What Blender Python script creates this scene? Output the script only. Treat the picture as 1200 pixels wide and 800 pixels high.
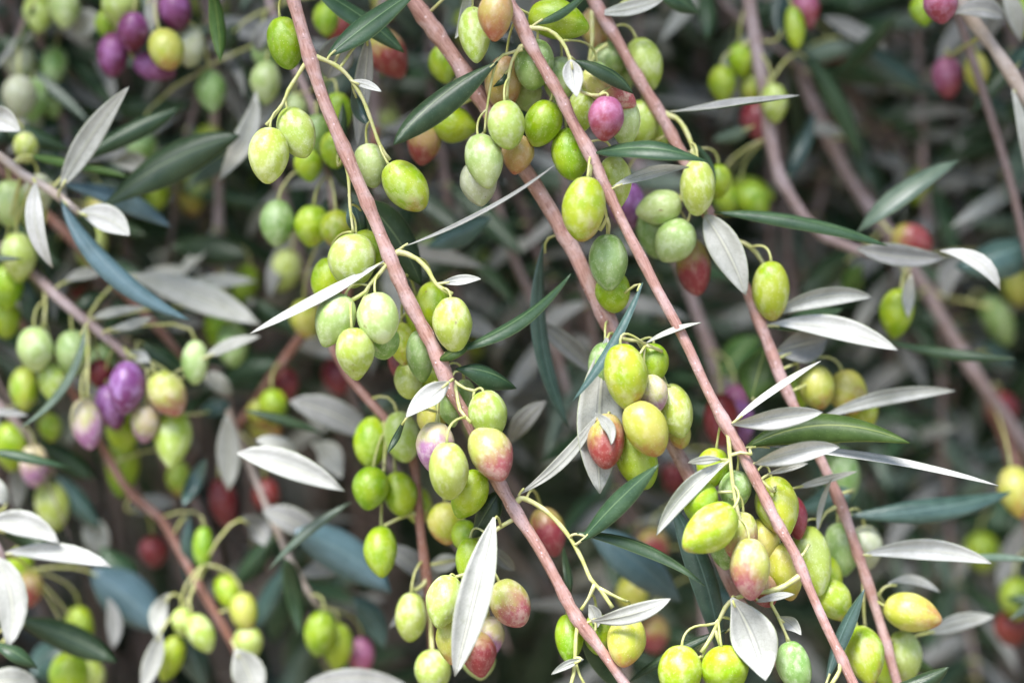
import bpy, math, random
import numpy as np
from mathutils import Vector, Matrix
random.seed(7)
RND = random.Random(11)
PI = math.pi
scene = bpy.context.scene
for _o in list(bpy.data.objects):
    bpy.data.objects.remove(_o, do_unlink=True)
COL = scene.collection

# ------------------------------------------------------------------ camera
D0 = 0.95            # metres to the plane in focus
W0 = 0.40            # width of the picture on that plane, metres
CAMZ = 1.5
cd = bpy.data.cameras.new('camera'); cam = bpy.data.objects.new('camera', cd); COL.objects.link(cam)
cam.location = (0, 0, CAMZ); cam.rotation_euler = (PI / 2, 0, 0)
cd.sensor_width = 36.0; cd.lens = 36.0 * D0 / W0
cd.clip_start = 0.02; cd.clip_end = 400
cd.dof.use_dof = True; cd.dof.focus_distance = D0; cd.dof.aperture_fstop = 2.2
scene.camera = cam

# ------------------------------------------------------------------ light
SUN_EL, SUN_AZ = math.radians(57), math.radians(208)     # azimuth clockwise from +Y: behind the camera, to the left
world = bpy.data.worlds.new('World'); scene.world = world; world.use_nodes = True
wn = world.node_tree.nodes; wl = world.node_tree.links; wn.clear()
sky = wn.new('ShaderNodeTexSky'); sky.sky_type = 'NISHITA'; sky.sun_disc = False
sky.sun_elevation = SUN_EL; sky.sun_rotation = SUN_AZ; sky.dust_density = 1.0; sky.ozone_density = 1.5; sky.air_density = 1.0
bgn = wn.new('ShaderNodeBackground'); bgn.inputs['Strength'].default_value = 0.10
won = wn.new('ShaderNodeOutputWorld')
wl.new(sky.outputs[0], bgn.inputs['Color']); wl.new(bgn.outputs[0], won.inputs['Surface'])
sd = bpy.data.lights.new('sun', 'SUN'); sun = bpy.data.objects.new('sun', sd); COL.objects.link(sun)
sd.energy = 4.0; sd.angle = math.radians(28); sd.color = (1.0, 0.98, 0.965)
sdir = Vector((math.sin(SUN_AZ) * math.cos(SUN_EL), math.cos(SUN_AZ) * math.cos(SUN_EL), math.sin(SUN_EL)))
sun.rotation_euler = sdir.to_track_quat('Z', 'Y').to_euler(); sun.location = sdir * 5
scene.view_settings.view_transform = 'Standard'; scene.view_settings.look = 'None'
scene.view_settings.gamma = 1.0; scene.view_settings.exposure = 1.55
scene.view_settings.use_curve_mapping = False

# ------------------------------------------------------------------ materials
class NT:
    def __init__(s, name):
        s.m = bpy.data.materials.new(name); s.m.use_nodes = True
        s.n = s.m.node_tree.nodes; s.l = s.m.node_tree.links; s.n.clear()
        s.out = s.n.new('ShaderNodeOutputMaterial'); s.p = s.n.new('ShaderNodeBsdfPrincipled')
        s.l.new(s.p.outputs[0], s.out.inputs['Surface'])
    def node(s, t, **kw):
        n = s.n.new(t)
        for k, v in kw.items(): setattr(n, k, v)
        return n
    def link(s, a, b): s.l.new(a, b)
    def val(s, inp, v):
        if isinstance(v, bpy.types.NodeSocket): s.link(v, inp)
        else: inp.default_value = v
    def math(s, op, a, b=0.0, c=0.0, clamp=False):
        n = s.node('ShaderNodeMath', operation=op); n.use_clamp = clamp
        s.val(n.inputs[0], a); s.val(n.inputs[1], b); s.val(n.inputs[2], c)
        return n.outputs[0]
    def mix(s, f, a, b, blend='MIX'):
        n = s.node('ShaderNodeMix', data_type='RGBA', blend_type=blend)
        s.val(n.inputs[0], f)
        for i, v in ((6, a), (7, b)):
            if isinstance(v, bpy.types.NodeSocket): s.link(v, n.inputs[i])
            else: n.inputs[i].default_value = (*v, 1)
        return n.outputs[2]
    def ramp(s, f, lo, hi, to0=0.0, to1=1.0):
        n = s.node('ShaderNodeMapRange', interpolation_type='SMOOTHSTEP')
        s.val(n.inputs[0], f)
        n.inputs[1].default_value = lo; n.inputs[2].default_value = hi
        n.inputs[3].default_value = to0; n.inputs[4].default_value = to1
        return n.outputs[0]
    def noise(s, vec, scale, detail=3.0, rough=0.55, w=None):
        n = s.node('ShaderNodeTexNoise', noise_dimensions='4D' if w is not None else '3D')
        n.inputs['Scale'].default_value = scale; n.inputs['Detail'].default_value = detail
        n.inputs['Roughness'].default_value = rough
        s.link(vec, n.inputs['Vector'])
        if w is not None: s.link(w, n.inputs['W'])
        return n.outputs['Fac']
    def voro(s, vec, scale, rnd=1.0):
        n = s.node('ShaderNodeTexVoronoi'); n.inputs['Scale'].default_value = scale
        n.inputs['Randomness'].default_value = rnd
        s.link(vec, n.inputs['Vector']); return n.outputs['Distance']
    def bump(s, h, strength, dist):
        n = s.node('ShaderNodeBump'); n.inputs['Strength'].default_value = strength
        n.inputs['Distance'].default_value = dist; s.link(h, n.inputs['Height'])
        s.link(n.outputs[0], s.p.inputs['Normal'])

def olive_mat(name, a, b, tip=None, tip_lo=0.0, tip_hi=0.35, bloom=(0.62, 0.66, 0.52), bloom_amt=0.35, spots=0.45, rough=0.36):
    """a, b: the two skin colours; tip: ripening colour that creeps up from the pointed end"""
    t = NT(name); tc = t.node('ShaderNodeTexCoord'); oi = t.node('ShaderNodeObjectInfo')
    w = t.math('MULTIPLY', oi.outputs['Random'], 40.0)
    co = tc.outputs['Object']
    n1 = t.noise(co, 1.6, 3.0, 0.5, w)
    c = t.mix(t.ramp(n1, 0.36, 0.64), a, b)
    if tip:
        sx = t.node('ShaderNodeSeparateXYZ'); t.link(co, sx.inputs[0])
        n2 = t.noise(co, 3.0, 4.0, 0.6, w)
        h = t.math('ADD', t.math('MULTIPLY', sx.outputs['Z'], -1.0), t.math('MULTIPLY', t.math('SUBTRACT', n2, 0.5), 0.9))
        h = t.math('ADD', h, t.math('MULTIPLY', sx.outputs['X'], 0.35))
        c = t.mix(t.ramp(h, tip_lo, tip_hi), c, tip)
    # waxy bloom, rubbed off in patches
    n3 = t.noise(co, 4.5, 5.0, 0.65, w)
    c = t.mix(t.math('MULTIPLY', t.ramp(n3, 0.45, 0.62), bloom_amt), c, bloom)
    # pale lenticels
    v = t.voro(co, 17.0)
    c = t.mix(t.math('MULTIPLY', t.ramp(v, 0.24, 0.10), spots), c, tuple(min(1, x * 1.0 + 0.16) for x in bloom))
    # few brown scars
    n4 = t.noise(co, 7.0, 2.0, 0.5, w)
    c = t.mix(t.math('MULTIPLY', t.ramp(n4, 0.69, 0.76), 0.6), c, (0.20, 0.12, 0.07))
    hs = t.node('ShaderNodeHueSaturation')
    t.val(hs.inputs['Hue'], t.math('ADD', t.math('MULTIPLY', oi.outputs['Random'], 0.022), 0.489))
    rn = t.math('FRACT', t.math('MULTIPLY', oi.outputs['Random'], 17.3))
    t.val(hs.inputs['Value'], t.math('ADD', t.math('MULTIPLY', rn, 0.22), 0.90))
    hs.inputs['Saturation'].default_value = 1.04
    t.link(c, hs.inputs['Color'])
    t.link(hs.outputs[0], t.p.inputs['Base Color'])
    t.val(t.p.inputs['Roughness'], t.ramp(n3, 0.35, 0.7, rough - 0.05, rough + 0.16))
    t.p.inputs['Specular IOR Level'].default_value = 0.5
    t.p.inputs['Subsurface Weight'].default_value = 0.18
    t.p.inputs['Subsurface Radius'].default_value = (0.7, 1.0, 0.3)
    t.p.inputs['Subsurface Scale'].default_value = 0.003
    t.bump(t.math('ADD', n3, t.math('MULTIPLY', t.ramp(v, 0.2, 0.08), 0.25)), 0.30, 0.0012)
    return t.m

OM = {
 'pg': olive_mat('olive_skin_pale_green', (0.31, 0.43, 0.14), (0.42, 0.51, 0.22), bloom=(0.60, 0.66, 0.45), bloom_amt=0.5),
 'gg': olive_mat('olive_skin_blue_green', (0.18, 0.30, 0.075), (0.31, 0.43, 0.17), bloom=(0.54, 0.61, 0.42), bloom_amt=0.45),
 'lg': olive_mat('olive_skin_light_green', (0.36, 0.46, 0.07), (0.44, 0.52, 0.15), bloom=(0.62, 0.66, 0.42), bloom_amt=0.58),
 'bg': olive_mat('olive_skin_lime_green', (0.20, 0.34, 0.012), (0.33, 0.44, 0.03), bloom=(0.47, 0.56, 0.22), bloom_amt=0.34),
 'yg': olive_mat('olive_skin_yellow_green', (0.26, 0.385, 0.02), (0.40, 0.455, 0.05), tip=(0.36, 0.20, 0.07), tip_lo=0.34, tip_hi=0.66, bloom=(0.58, 0.60, 0.34), bloom_amt=0.42),
 'yo': olive_mat('olive_skin_yellow_orange', (0.38, 0.42, 0.05), (0.48, 0.45, 0.11), tip=(0.42, 0.17, 0.07), tip_lo=0.22, tip_hi=0.65, bloom=(0.62, 0.58, 0.32), bloom_amt=0.3),
 'bo': olive_mat('olive_skin_beige_orange', (0.44, 0.36, 0.10), (0.50, 0.32, 0.14), tip=(0.40, 0.14, 0.08), tip_lo=0.05, tip_hi=0.6, bloom=(0.62, 0.50, 0.38), bloom_amt=0.4),
 'bl': olive_mat('olive_skin_blushing', (0.40, 0.44, 0.08), (0.48, 0.46, 0.16), tip=(0.36, 0.10, 0.12), tip_lo=-0.19, tip_hi=0.36, bloom=(0.66, 0.58, 0.48), bloom_amt=0.4),
 'mv': olive_mat('olive_skin_mauve_blush', (0.44, 0.44, 0.18), (0.52, 0.44, 0.26), tip=(0.36, 0.16, 0.32), tip_lo=-0.15, tip_hi=0.30, bloom=(0.62, 0.52, 0.55), bloom_amt=0.45),
 'rd': olive_mat('olive_skin_red_ripening', (0.38, 0.36, 0.08), (0.40, 0.26, 0.12), tip=(0.27, 0.045, 0.05), tip_lo=-0.25, tip_hi=0.18, bloom=(0.56, 0.36, 0.32), bloom_amt=0.28),
 'dr': olive_mat('olive_skin_dark_red', (0.15, 0.018, 0.022), (0.22, 0.035, 0.03), bloom=(0.32, 0.15, 0.17), bloom_amt=0.25, spots=0.2),
 'pk': olive_mat('olive_skin_pink_purple', (0.30, 0.08, 0.16), (0.38, 0.13, 0.22), tip=(0.27, 0.045, 0.06), tip_lo=-0.1, tip_hi=0.4, bloom=(0.56, 0.34, 0.50), bloom_amt=0.32),
 'pu': olive_mat('olive_skin_purple', (0.17, 0.045, 0.16), (0.29, 0.12, 0.32), tip=(0.14, 0.02, 0.07), tip_lo=0.15, tip_hi=0.6, bloom=(0.50, 0.32, 0.62), bloom_amt=0.55, spots=0.2),
 'pm': olive_mat('olive_skin_magenta_purple', (0.12, 0.018, 0.07), (0.20, 0.05, 0.16), tip=(0.13, 0.015, 0.04), tip_lo=0.05, tip_hi=0.5, bloom=(0.42, 0.20, 0.44), bloom_amt=0.5, spots=0.15),
 'wh': olive_mat('olive_skin_whitish', (0.40, 0.43, 0.26), (0.46, 0.48, 0.34), bloom=(0.60, 0.61, 0.52), bloom_amt=0.5),
}

def leaf_top_mat(name, a, b, rib, rough=0.38, spec=0.5):
    t = NT(name); tc = t.node('ShaderNodeTexCoord'); oi = t.node('ShaderNodeObjectInfo')
    w = t.math('MULTIPLY', oi.outputs['Random'], 30.0)
    uv = tc.outputs['UV']; sx = t.node('ShaderNodeSeparateXYZ'); t.link(uv, sx.inputs[0])
    n1 = t.noise(tc.outputs['Object'], 130.0, 4.0, 0.6, w)
    c = t.mix(t.ramp(n1, 0.32, 0.68), a, b)
    # pale dust specks
    v = t.voro(tc.outputs['Object'], 900.0)
    c = t.mix(t.math('MULTIPLY', t.ramp(v, 0.22, 0.1), 0.35), c, tuple(min(1, x * 2.2 + 0.05) for x in b))
    d = t.math('ABSOLUTE', t.math('SUBTRACT', sx.outputs['Y'], 0.5))
    c = t.mix(t.math('MULTIPLY', t.ramp(d, 0.035, 0.012), 0.65), c, rib)
    c = t.mix(t.math('MULTIPLY', t.ramp(d, 0.465, 0.497), 0.7), c, rib)
    hs = t.node('ShaderNodeHueSaturation')
    t.val(hs.inputs['Hue'], t.math('ADD', t.math('MULTIPLY', oi.outputs['Random'], 0.03), 0.485))
    t.val(hs.inputs['Value'], t.math('ADD', t.math('MULTIPLY', oi.outputs['Random'], 0.5), 0.68)); t.link(c, hs.inputs['Color'])
    t.link(hs.outputs[0], t.p.inputs['Base Color'])
    t.p.inputs['Roughness'].default_value = rough; t.p.inputs['Specular IOR Level'].default_value = spec
    # side veins
    vv = t.node('ShaderNodeTexWave', wave_type='BANDS', bands_direction='X')
    cb = t.node('ShaderNodeCombineXYZ'); t.val(cb.inputs[0], t.math('SUBTRACT', sx.outputs['X'], t.math('MULTIPLY', d, 0.35)))
    t.link(cb.outputs[0], vv.inputs['Vector']); vv.inputs['Scale'].default_value = 4.5; vv.inputs['Distortion'].default_value = 0.6
    t.bump(t.math('ADD', t.math('MULTIPLY', vv.outputs['Fac'], 0.10), n1), 0.22, 0.0006)
    return t.m

def leaf_under_mat(name, a, b, rough=0.72):
    t = NT(name); tc = t.node('ShaderNodeTexCoord'); oi = t.node('ShaderNodeObjectInfo')
    w = t.math('MULTIPLY', oi.outputs['Random'], 30.0)
    sx = t.node('ShaderNodeSeparateXYZ'); t.link(tc.outputs['UV'], sx.inputs[0])
    n1 = t.noise(tc.outputs['Object'], 110.0, 4.0, 0.6, w)
    n2 = t.noise(tc.outputs['Object'], 1600.0, 2.0, 0.6, w)
    c = t.mix(t.ramp(n1, 0.33, 0.67), a, b)
    c = t.mix(t.math('MULTIPLY', t.ramp(n2, 0.45, 0.7), 0.35), c, tuple(x * 0.66 for x in a))
    n5 = t.noise(tc.outputs['Object'], 420.0, 3.0, 0.6, w)
    c = t.mix(t.math('MULTIPLY', t.ramp(n5, 0.56, 0.72), 0.30), c, tuple(x * f for x, f in zip(a, (0.74, 0.78, 0.62))))
    vv = t.node('ShaderNodeTexWave', wave_type='BANDS', bands_direction='X')
    dd = t.math('ABSOLUTE', t.math('SUBTRACT', sx.outputs['Y'], 0.5))
    cb = t.node('ShaderNodeCombineXYZ'); t.val(cb.inputs[0], t.math('SUBTRACT', sx.outputs['X'], t.math('MULTIPLY', dd, 0.35)))
    t.link(cb.outputs[0], vv.inputs['Vector']); vv.inputs['Scale'].default_value = 3.4; vv.inputs['Distortion'].default_value = 1.5
    c = t.mix(t.math('MULTIPLY', t.ramp(vv.outputs['Fac'], 0.86, 1.0), 0.14), c, tuple(x * 0.7 for x in a))
    c = t.mix(t.math('MULTIPLY', t.ramp(t.math('ABSOLUTE', t.math('SUBTRACT', dd, 0.055)), 0.03, 0.0), 0.55), c, tuple(x * 0.55 for x in a))
    d = t.math('ABSOLUTE', t.math('SUBTRACT', sx.outputs['Y'], 0.5))
    c = t.mix(t.math('MULTIPLY', t.ramp(d, 0.034, 0.010), 0.6), c, (0.50, 0.50, 0.38))
    c = t.mix(t.math('MULTIPLY', t.ramp(d, 0.468, 0.497), 0.6), c, (0.30, 0.36, 0.16))
    hs = t.node('ShaderNodeHueSaturation')
    t.val(hs.inputs['Value'], t.math('ADD', t.math('MULTIPLY', oi.outputs['Random'], 0.18), 0.88)); t.link(c, hs.inputs['Color'])
    t.link(hs.outputs[0], t.p.inputs['Base Color'])
    t.p.inputs['Roughness'].default_value = rough; t.p.inputs['Specular IOR Level'].default_value = 0.22
    t.p.inputs['Sheen Weight'].default_value = 0.15; t.p.inputs['Sheen Roughness'].default_value = 0.5
    t.bump(t.math('ADD', n2, n1), 0.12, 0.0003)
    return t.m

LT = {'d': leaf_top_mat('leaf_upper_dark_green', (0.020, 0.050, 0.021), (0.038, 0.074, 0.034), (0.13, 0.19, 0.09), 0.42, 0.38),
      'b': leaf_top_mat('leaf_upper_blue_green', (0.032, 0.068, 0.056), (0.056, 0.105, 0.088), (0.14, 0.22, 0.20), 0.34, 0.6),
      's': leaf_top_mat('leaf_upper_sky_reflection', (0.075, 0.135, 0.155), (0.105, 0.18, 0.215), (0.17, 0.25, 0.27), 0.40, 0.6),  # blue of the reflected sky put into the leaf colour
      'g': leaf_top_mat('leaf_upper_fresh_green', (0.033, 0.075, 0.014), (0.06, 0.115, 0.025), (0.22, 0.28, 0.07), 0.5, 0.25),
      'm': leaf_top_mat('leaf_upper_grey_green', (0.07, 0.11, 0.075), (0.12, 0.165, 0.12), (0.22, 0.26, 0.18))}
LU = {'w': leaf_under_mat('leaf_underside_white', (0.42, 0.42, 0.39), (0.53, 0.525, 0.505)),
      's': leaf_under_mat('leaf_underside_silver', (0.33, 0.335, 0.30), (0.44, 0.44, 0.41)),
      'k': leaf_under_mat('leaf_underside_grey', (0.21, 0.21, 0.20), (0.28, 0.28, 0.27))}

def bark_mat(name, a, b, bloom):
    t = NT(name); tc = t.node('ShaderNodeTexCoord'); oi = t.node('ShaderNodeObjectInfo')
    w = t.math('MULTIPLY', oi.outputs['Random'], 30.0)
    mp = t.node('ShaderNodeMapping'); mp.inputs['Scale'].default_value = (1.0, 0.18, 1.0); t.link(tc.outputs['UV'], mp.inputs['Vector'])
    n1 = t.noise(mp.outputs[0], 9.0, 5.0, 0.65, w)
    n2 = t.noise(tc.outputs['Object'], 90.0, 4.0, 0.6, w)
    n3 = t.noise(tc.outputs['Object'], 700.0, 3.0, 0.6, w)
    c = t.mix(t.ramp(n1, 0.35, 0.65), a, b)
    c = t.mix(t.math('MULTIPLY', t.ramp(n2, 0.42, 0.64), 0.6), c, bloom)
    v = t.voro(tc.outputs['UV'], 3.2)
    c = t.mix(t.math('MULTIPLY', t.ramp(v, 0.20, 0.10), 0.75), c, tuple(min(1, x * 1.15 + 0.03) for x in bloom))
    c = t.mix(t.math('MULTIPLY', t.ramp(n3, 0.58, 0.70), 0.6), c, tuple(x * 0.40 for x in a))
    c = t.mix(t.math('MULTIPLY', t.ramp(n1, 0.58, 0.70), 0.65), c, tuple(x * 0.55 for x in b))
    t.link(c, t.p.inputs['Base Color'])
    t.p.inputs['Roughness'].default_value = 0.5; t.p.inputs['Specular IOR Level'].default_value = 0.45
    h = t.math('ADD', t.math('MULTIPLY', n1, 0.8), t.math('MULTIPLY', t.ramp(v, 0.16, 0.07), 0.5))
    h = t.math('ADD', h, t.math('MULTIPLY', n3, 0.5))
    t.bump(h, 0.7, 0.0007)
    return t.m
BK = {'pink': bark_mat('bark_pinkish', (0.50, 0.295, 0.255), (0.33, 0.165, 0.135), (0.62, 0.465, 0.475)),
      'lilac': bark_mat('bark_lilac_grey', (0.34, 0.25, 0.24), (0.28, 0.20, 0.19), (0.46, 0.38, 0.40)),
      'pale': bark_mat('bark_pale_grey', (0.42, 0.34, 0.29), (0.36, 0.29, 0.25), (0.52, 0.46, 0.44)),
      'dark': bark_mat('bark_shade_darkened', (0.22, 0.155, 0.145), (0.16, 0.11, 0.10), (0.28, 0.22, 0.225)),  # darkened bark for the deep sprigs, their shade put into the colour
      'red': bark_mat('bark_red_brown', (0.26, 0.12, 0.085), (0.20, 0.09, 0.065), (0.33, 0.21, 0.19))}
def stalk_mat(name, a, b):
    t = NT(name); tc = t.node('ShaderNodeTexCoord')
    n1 = t.noise(tc.outputs['Object'], 240.0, 4.0, 0.6)
    c = t.mix(t.ramp(n1, 0.35, 0.65), a, b); t.link(c, t.p.inputs['Base Color'])
    t.p.inputs['Roughness'].default_value = 0.5
    t.bump(n1, 0.3, 0.0005); return t.m
ST = stalk_mat('stalk_yellow_green', (0.44, 0.46, 0.14), (0.52, 0.50, 0.26))

# ------------------------------------------------------------------ geometry helpers
def P(x, y, dz=0.0):
    """photo coordinates (1200 x 800) at dz centimetres behind the focus plane -> a point of the place"""
    Y = D0 + dz * 0.01; s = Y * W0 / D0 / 1200.0
    return Vector(((x - 600) * s, Y, CAMZ - (y - 400) * s))
def S(dz): return (D0 + dz * 0.01) * W0 / D0 / 1200.0

def new_mesh(name, v, f, mats, mi=None, uv=None, smooth=True):
    me = bpy.data.meshes.new(name); me.from_pydata([tuple(p) for p in v], [], f)
    for m in mats: me.materials.append(m)
    if mi: me.polygons.foreach_set('material_index', mi)
    if smooth: me.polygons.foreach_set('use_smooth', [True] * len(me.polygons))
    if uv:
        l = me.uv_layers.new(name='UVMap'); idx = np.empty(len(me.loops), dtype=np.int32)
        me.loops.foreach_get('vertex_index', idx)
        l.data.foreach_set('uv', np.asarray(uv, dtype=np.float32)[idx].ravel())
    me.update(); return me
ORG = {}
def link(name, data, loc, parent=None):
    o = bpy.data.objects.new(name, data); COL.objects.link(o)
    if parent is not None:
        o.parent = parent; o.location = Vector(loc) - ORG[parent.name]
    else: o.location = loc
    ORG[o.name] = Vector(loc)
    return o

def catmull(pts, step):
    """pts: list of (Vector, r) -> denser list"""
    out = []
    n = len(pts)
    for i in range(n - 1):
        p0 = pts[max(0, i - 1)]; p1 = pts[i]; p2 = pts[i + 1]; p3 = pts[min(n - 1, i + 2)]
        m = max(1, int((p2[0] - p1[0]).length / step))
        for k in range(m):
            t = k / m; t2 = t * t; t3 = t2 * t
            q = 0.5 * ((2 * p1[0]) + (p2[0] - p0[0]) * t + (2 * p0[0] - 5 * p1[0] + 4 * p2[0] - p3[0]) * t2 + (3 * p1[0] - p0[0] - 3 * p2[0] + p3[0]) * t3)
            out.append((q, p1[1] + (p2[1] - p1[1]) * t))
    out.append(pts[-1]); return out

def tube(pts, sides, org):
    v, f, uv = [], [], []
    n = len(pts); ref = Vector((0.3, -1, 0.2)).normalized(); L = 0.0
    for i, (p, r) in enumerate(pts):
        a = pts[max(0, i - 1)][0]; b = pts[min(n - 1, i + 1)][0]
        t = (b - a).normalized() if (b - a).length > 1e-9 else Vector((0, 0, 1))
        s = t.cross(ref)
        s = s.normalized() if s.length > 1e-6 else Vector((1, 0, 0))
        u = s.cross(t)
        if i: L += (p - pts[i - 1][0]).length
        for k in range(sides):
            an = 2 * PI * k / sides
            v.append(p - org + (s * math.cos(an) + u * math.sin(an)) * r)
            uv.append((k / sides * 2 if k <= sides / 2 else (sides - k) / sides * 2, L / 0.012))
    for i in range(n - 1):
        for k in range(sides):
            f.append((i * sides + k, i * sides + (k + 1) % sides, (i + 1) * sides + (k + 1) % sides, (i + 1) * sides + k))
    f.append(tuple(reversed(range(sides)))); f.append(tuple((n - 1) * sides + k for k in range(sides)))
    return v, f, uv

# ------------------------------------------------------------------ olives
def olive_proto(name, nr, ns, point, fat, bend, seed):
    """unit fruit: stem end at z = +.5, pointed end at z = -.5, radius about .5"""
    v, f = [], []; rr = random.Random(seed)
    for i in range(nr + 1):
        u = i / nr; th = PI * u
        z = 0.5 * math.cos(th); r = 0.5 * math.sin(th)
        q = (0.5 - z)                                    # 0 stem .. 1 tip
        r *= 1.0 - point * max(0, q - 0.5) * 0.9 + fat * math.sin(PI * q) * 0.06
        if q > 0.9: z -= point * 0.12 * ((q - 0.9) / 0.1) ** 2
        if q < 0.06: z -= 0.02 * (1 - q / 0.06)
        bx = bend * math.sin(PI * q)
        if i in (0, nr):
            v.append((bx, 0, z)); continue
        for k in range(ns):
            a = 2 * PI * k / ns
            w = 1 + 0.012 * math.sin(3 * a + seed) + 0.01 * math.sin(5 * a + 2 * u * 7 + seed)
            v.append((bx + r * w * math.cos(a), r * w * math.sin(a), z))
    def ix(i, k): return 0 if i == 0 else (1 + (nr - 1) * ns if i == nr else 1 + (i - 1) * ns + k % ns)
    for i in range(nr):
        for k in range(ns):
            if i == 0: f.append((0, ix(1, k), ix(1, k + 1)))
            elif i == nr - 1: f.append((ix(i, k), ix(nr, 0), ix(i, k + 1)))
            else: f.append((ix(i, k), ix(i + 1, k), ix(i + 1, k + 1), ix(i, k + 1)))
    return v, f
PROTO = [(0.26, 0.2, 0.00), (0.42, 0.5, 0.03), (0.14, 0.1, -0.03), (0.34, 0.0, 0.045)]
OME = {}
def olive_mesh(kind, i, fine):
    key = (kind, i, fine)
    if key not in OME:
        v, f = olive_proto('olive', 20 if fine else 12, 24 if fine else 14, *PROTO[i], i * 3 + 1)
        OME[key] = new_mesh('olive', v, f, [OM[kind]])
    return OME[key]
OLABEL = {'pm': 'ripe magenta purple olive', 'pu': 'ripe purple olive with a lilac bloom', 'pk': 'pinkish purple ripening olive', 'dr': 'dark red olive',
          'rd': 'olive turning red towards its tip', 'mv': 'olive blushing mauve at its tip', 'bl': 'yellow green olive blushing pink at its tip'}

# ------------------------------------------------------------------ leaves
def leaf_geo(p0, p2, bow, W, under_front, up, depth_arch, fine, org, rs, twist=0.0):
    """a lance-shaped leaf with real thickness, a folded blade, rolled edges and a raised midrib below"""
    n = 16 if fine else 8
    vs = (-1, -.72, -.4, -.09, 0, .09, .4, .72, 1) if fine else (-1, -.55, 0, .55, 1)
    mid = (p0 + p2) * 0.5
    ax = (p2 - p0); L = ax.length; axn = ax.normalized()
    sideways = axn.cross(Vector((0, 1, 0)))
    sideways = sideways.normalized() if sideways.length > 1e-6 else Vector((0, 0, 1))
    if sideways.z < -0.05 or (abs(sideways.z) <= 0.05 and sideways.x < 0): sideways = -sideways
    ctrl = mid + sideways * bow * 2 + Vector((0, 1, 0)) * depth_arch * 2
    view = Vector((0, -1, 0))
    th = 0.00016 if fine else 0.0002
    fold = 0.10 + 0.16 * rs.random(); curl = 0.22 + 0.34 * rs.random(); wob = rs.random() * 6; wamp = 0.03 + 0.09 * rs.random()
    skew = 0.85 + 0.35 * rs.random()
    top, bot, uv = [], [], []
    m = len(vs)
    for i in range(n + 1):
        u = i / n
        c = p0 * (1 - u) ** 2 + ctrl * 2 * u * (1 - u) + p2 * u * u
        t = ((ctrl - p0) * (1 - u) + (p2 - ctrl) * u).normalized()
        N = view - t * view.dot(t)
        N = N.normalized() if N.length > 1e-5 else Vector((0, 0, 1))
        if i == 0: M0 = view - axn * view.dot(axn); M0.normalize(); A0 = Matrix.Rotation(abs(math.radians(up)), 3, axn) @ M0; B0 = Matrix.Rotation(-abs(math.radians(up)), 3, axn) @ M0; plus = ((A0.z - B0.z) + 0.3 * (A0.x - B0.x) >= 0) == (up >= 0)
        N = Matrix.Rotation((1 if plus else -1) * abs(math.radians(up)) + twist * (u - 0.5), 3, t) @ N
        if under_front: N = -N                       # N: normal of the upper side
        s = t.cross(N).normalized()
        uu = u ** skew
        w = W * 0.5 * (max(0.0, math.sin(PI * min(1, uu))) ** 0.78) * (1 - 0.12 * u)
        w = max(w, W * 0.035 if u < 0.5 else W * 0.012)
        for v in vs:
            h = abs(v) * fold * w - v * v * curl * w * 1.6 + wamp * w * math.sin(u * 9 + wob + (2 if v > 0 else 0)) * abs(v)
            q = c + s * (v * w * (1 - 0.05 * abs(v))) + N * h
            e = th * (1 - 0.75 * abs(v) ** 3)
            dp = 0.12 * th if v else -0.6 * th
            rid = (0.00028 * (1 - u * 0.8) if v == 0 else 0.0) if fine else 0
            top.append(q + N * (e + dp * 0.5) - org); bot.append(q - N * (e + rid) - org)
            uv.append((u, v * 0.5 + 0.5))
    V = top + bot; o = len(top); F, MI = [], []
    for i in range(n):
        for k in range(m - 1):
            a, b, c_, d = i * m + k, i * m + k + 1, (i + 1) * m + k + 1, (i + 1) * m + k
            F.append((a, b, c_, d)); MI.append(0)
            F.append((o + a, o + d, o + c_, o + b)); MI.append(1)
        for k in (0, m - 1):
            a, d = i * m + k, (i + 1) * m + k
            F.append((a, d, o + d, o + a) if k == 0 else (a, o + a, o + d, d)); MI.append(0)
    F.append(tuple(range(m)) [::-1] + tuple(o + k for k in range(m))); MI.append(0)
    e0 = n * m; F.append(tuple(e0 + k for k in range(m)) + tuple(o + e0 + k for k in range(m))[::-1]); MI.append(0)
    return V, F, MI, uv + uv

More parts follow.
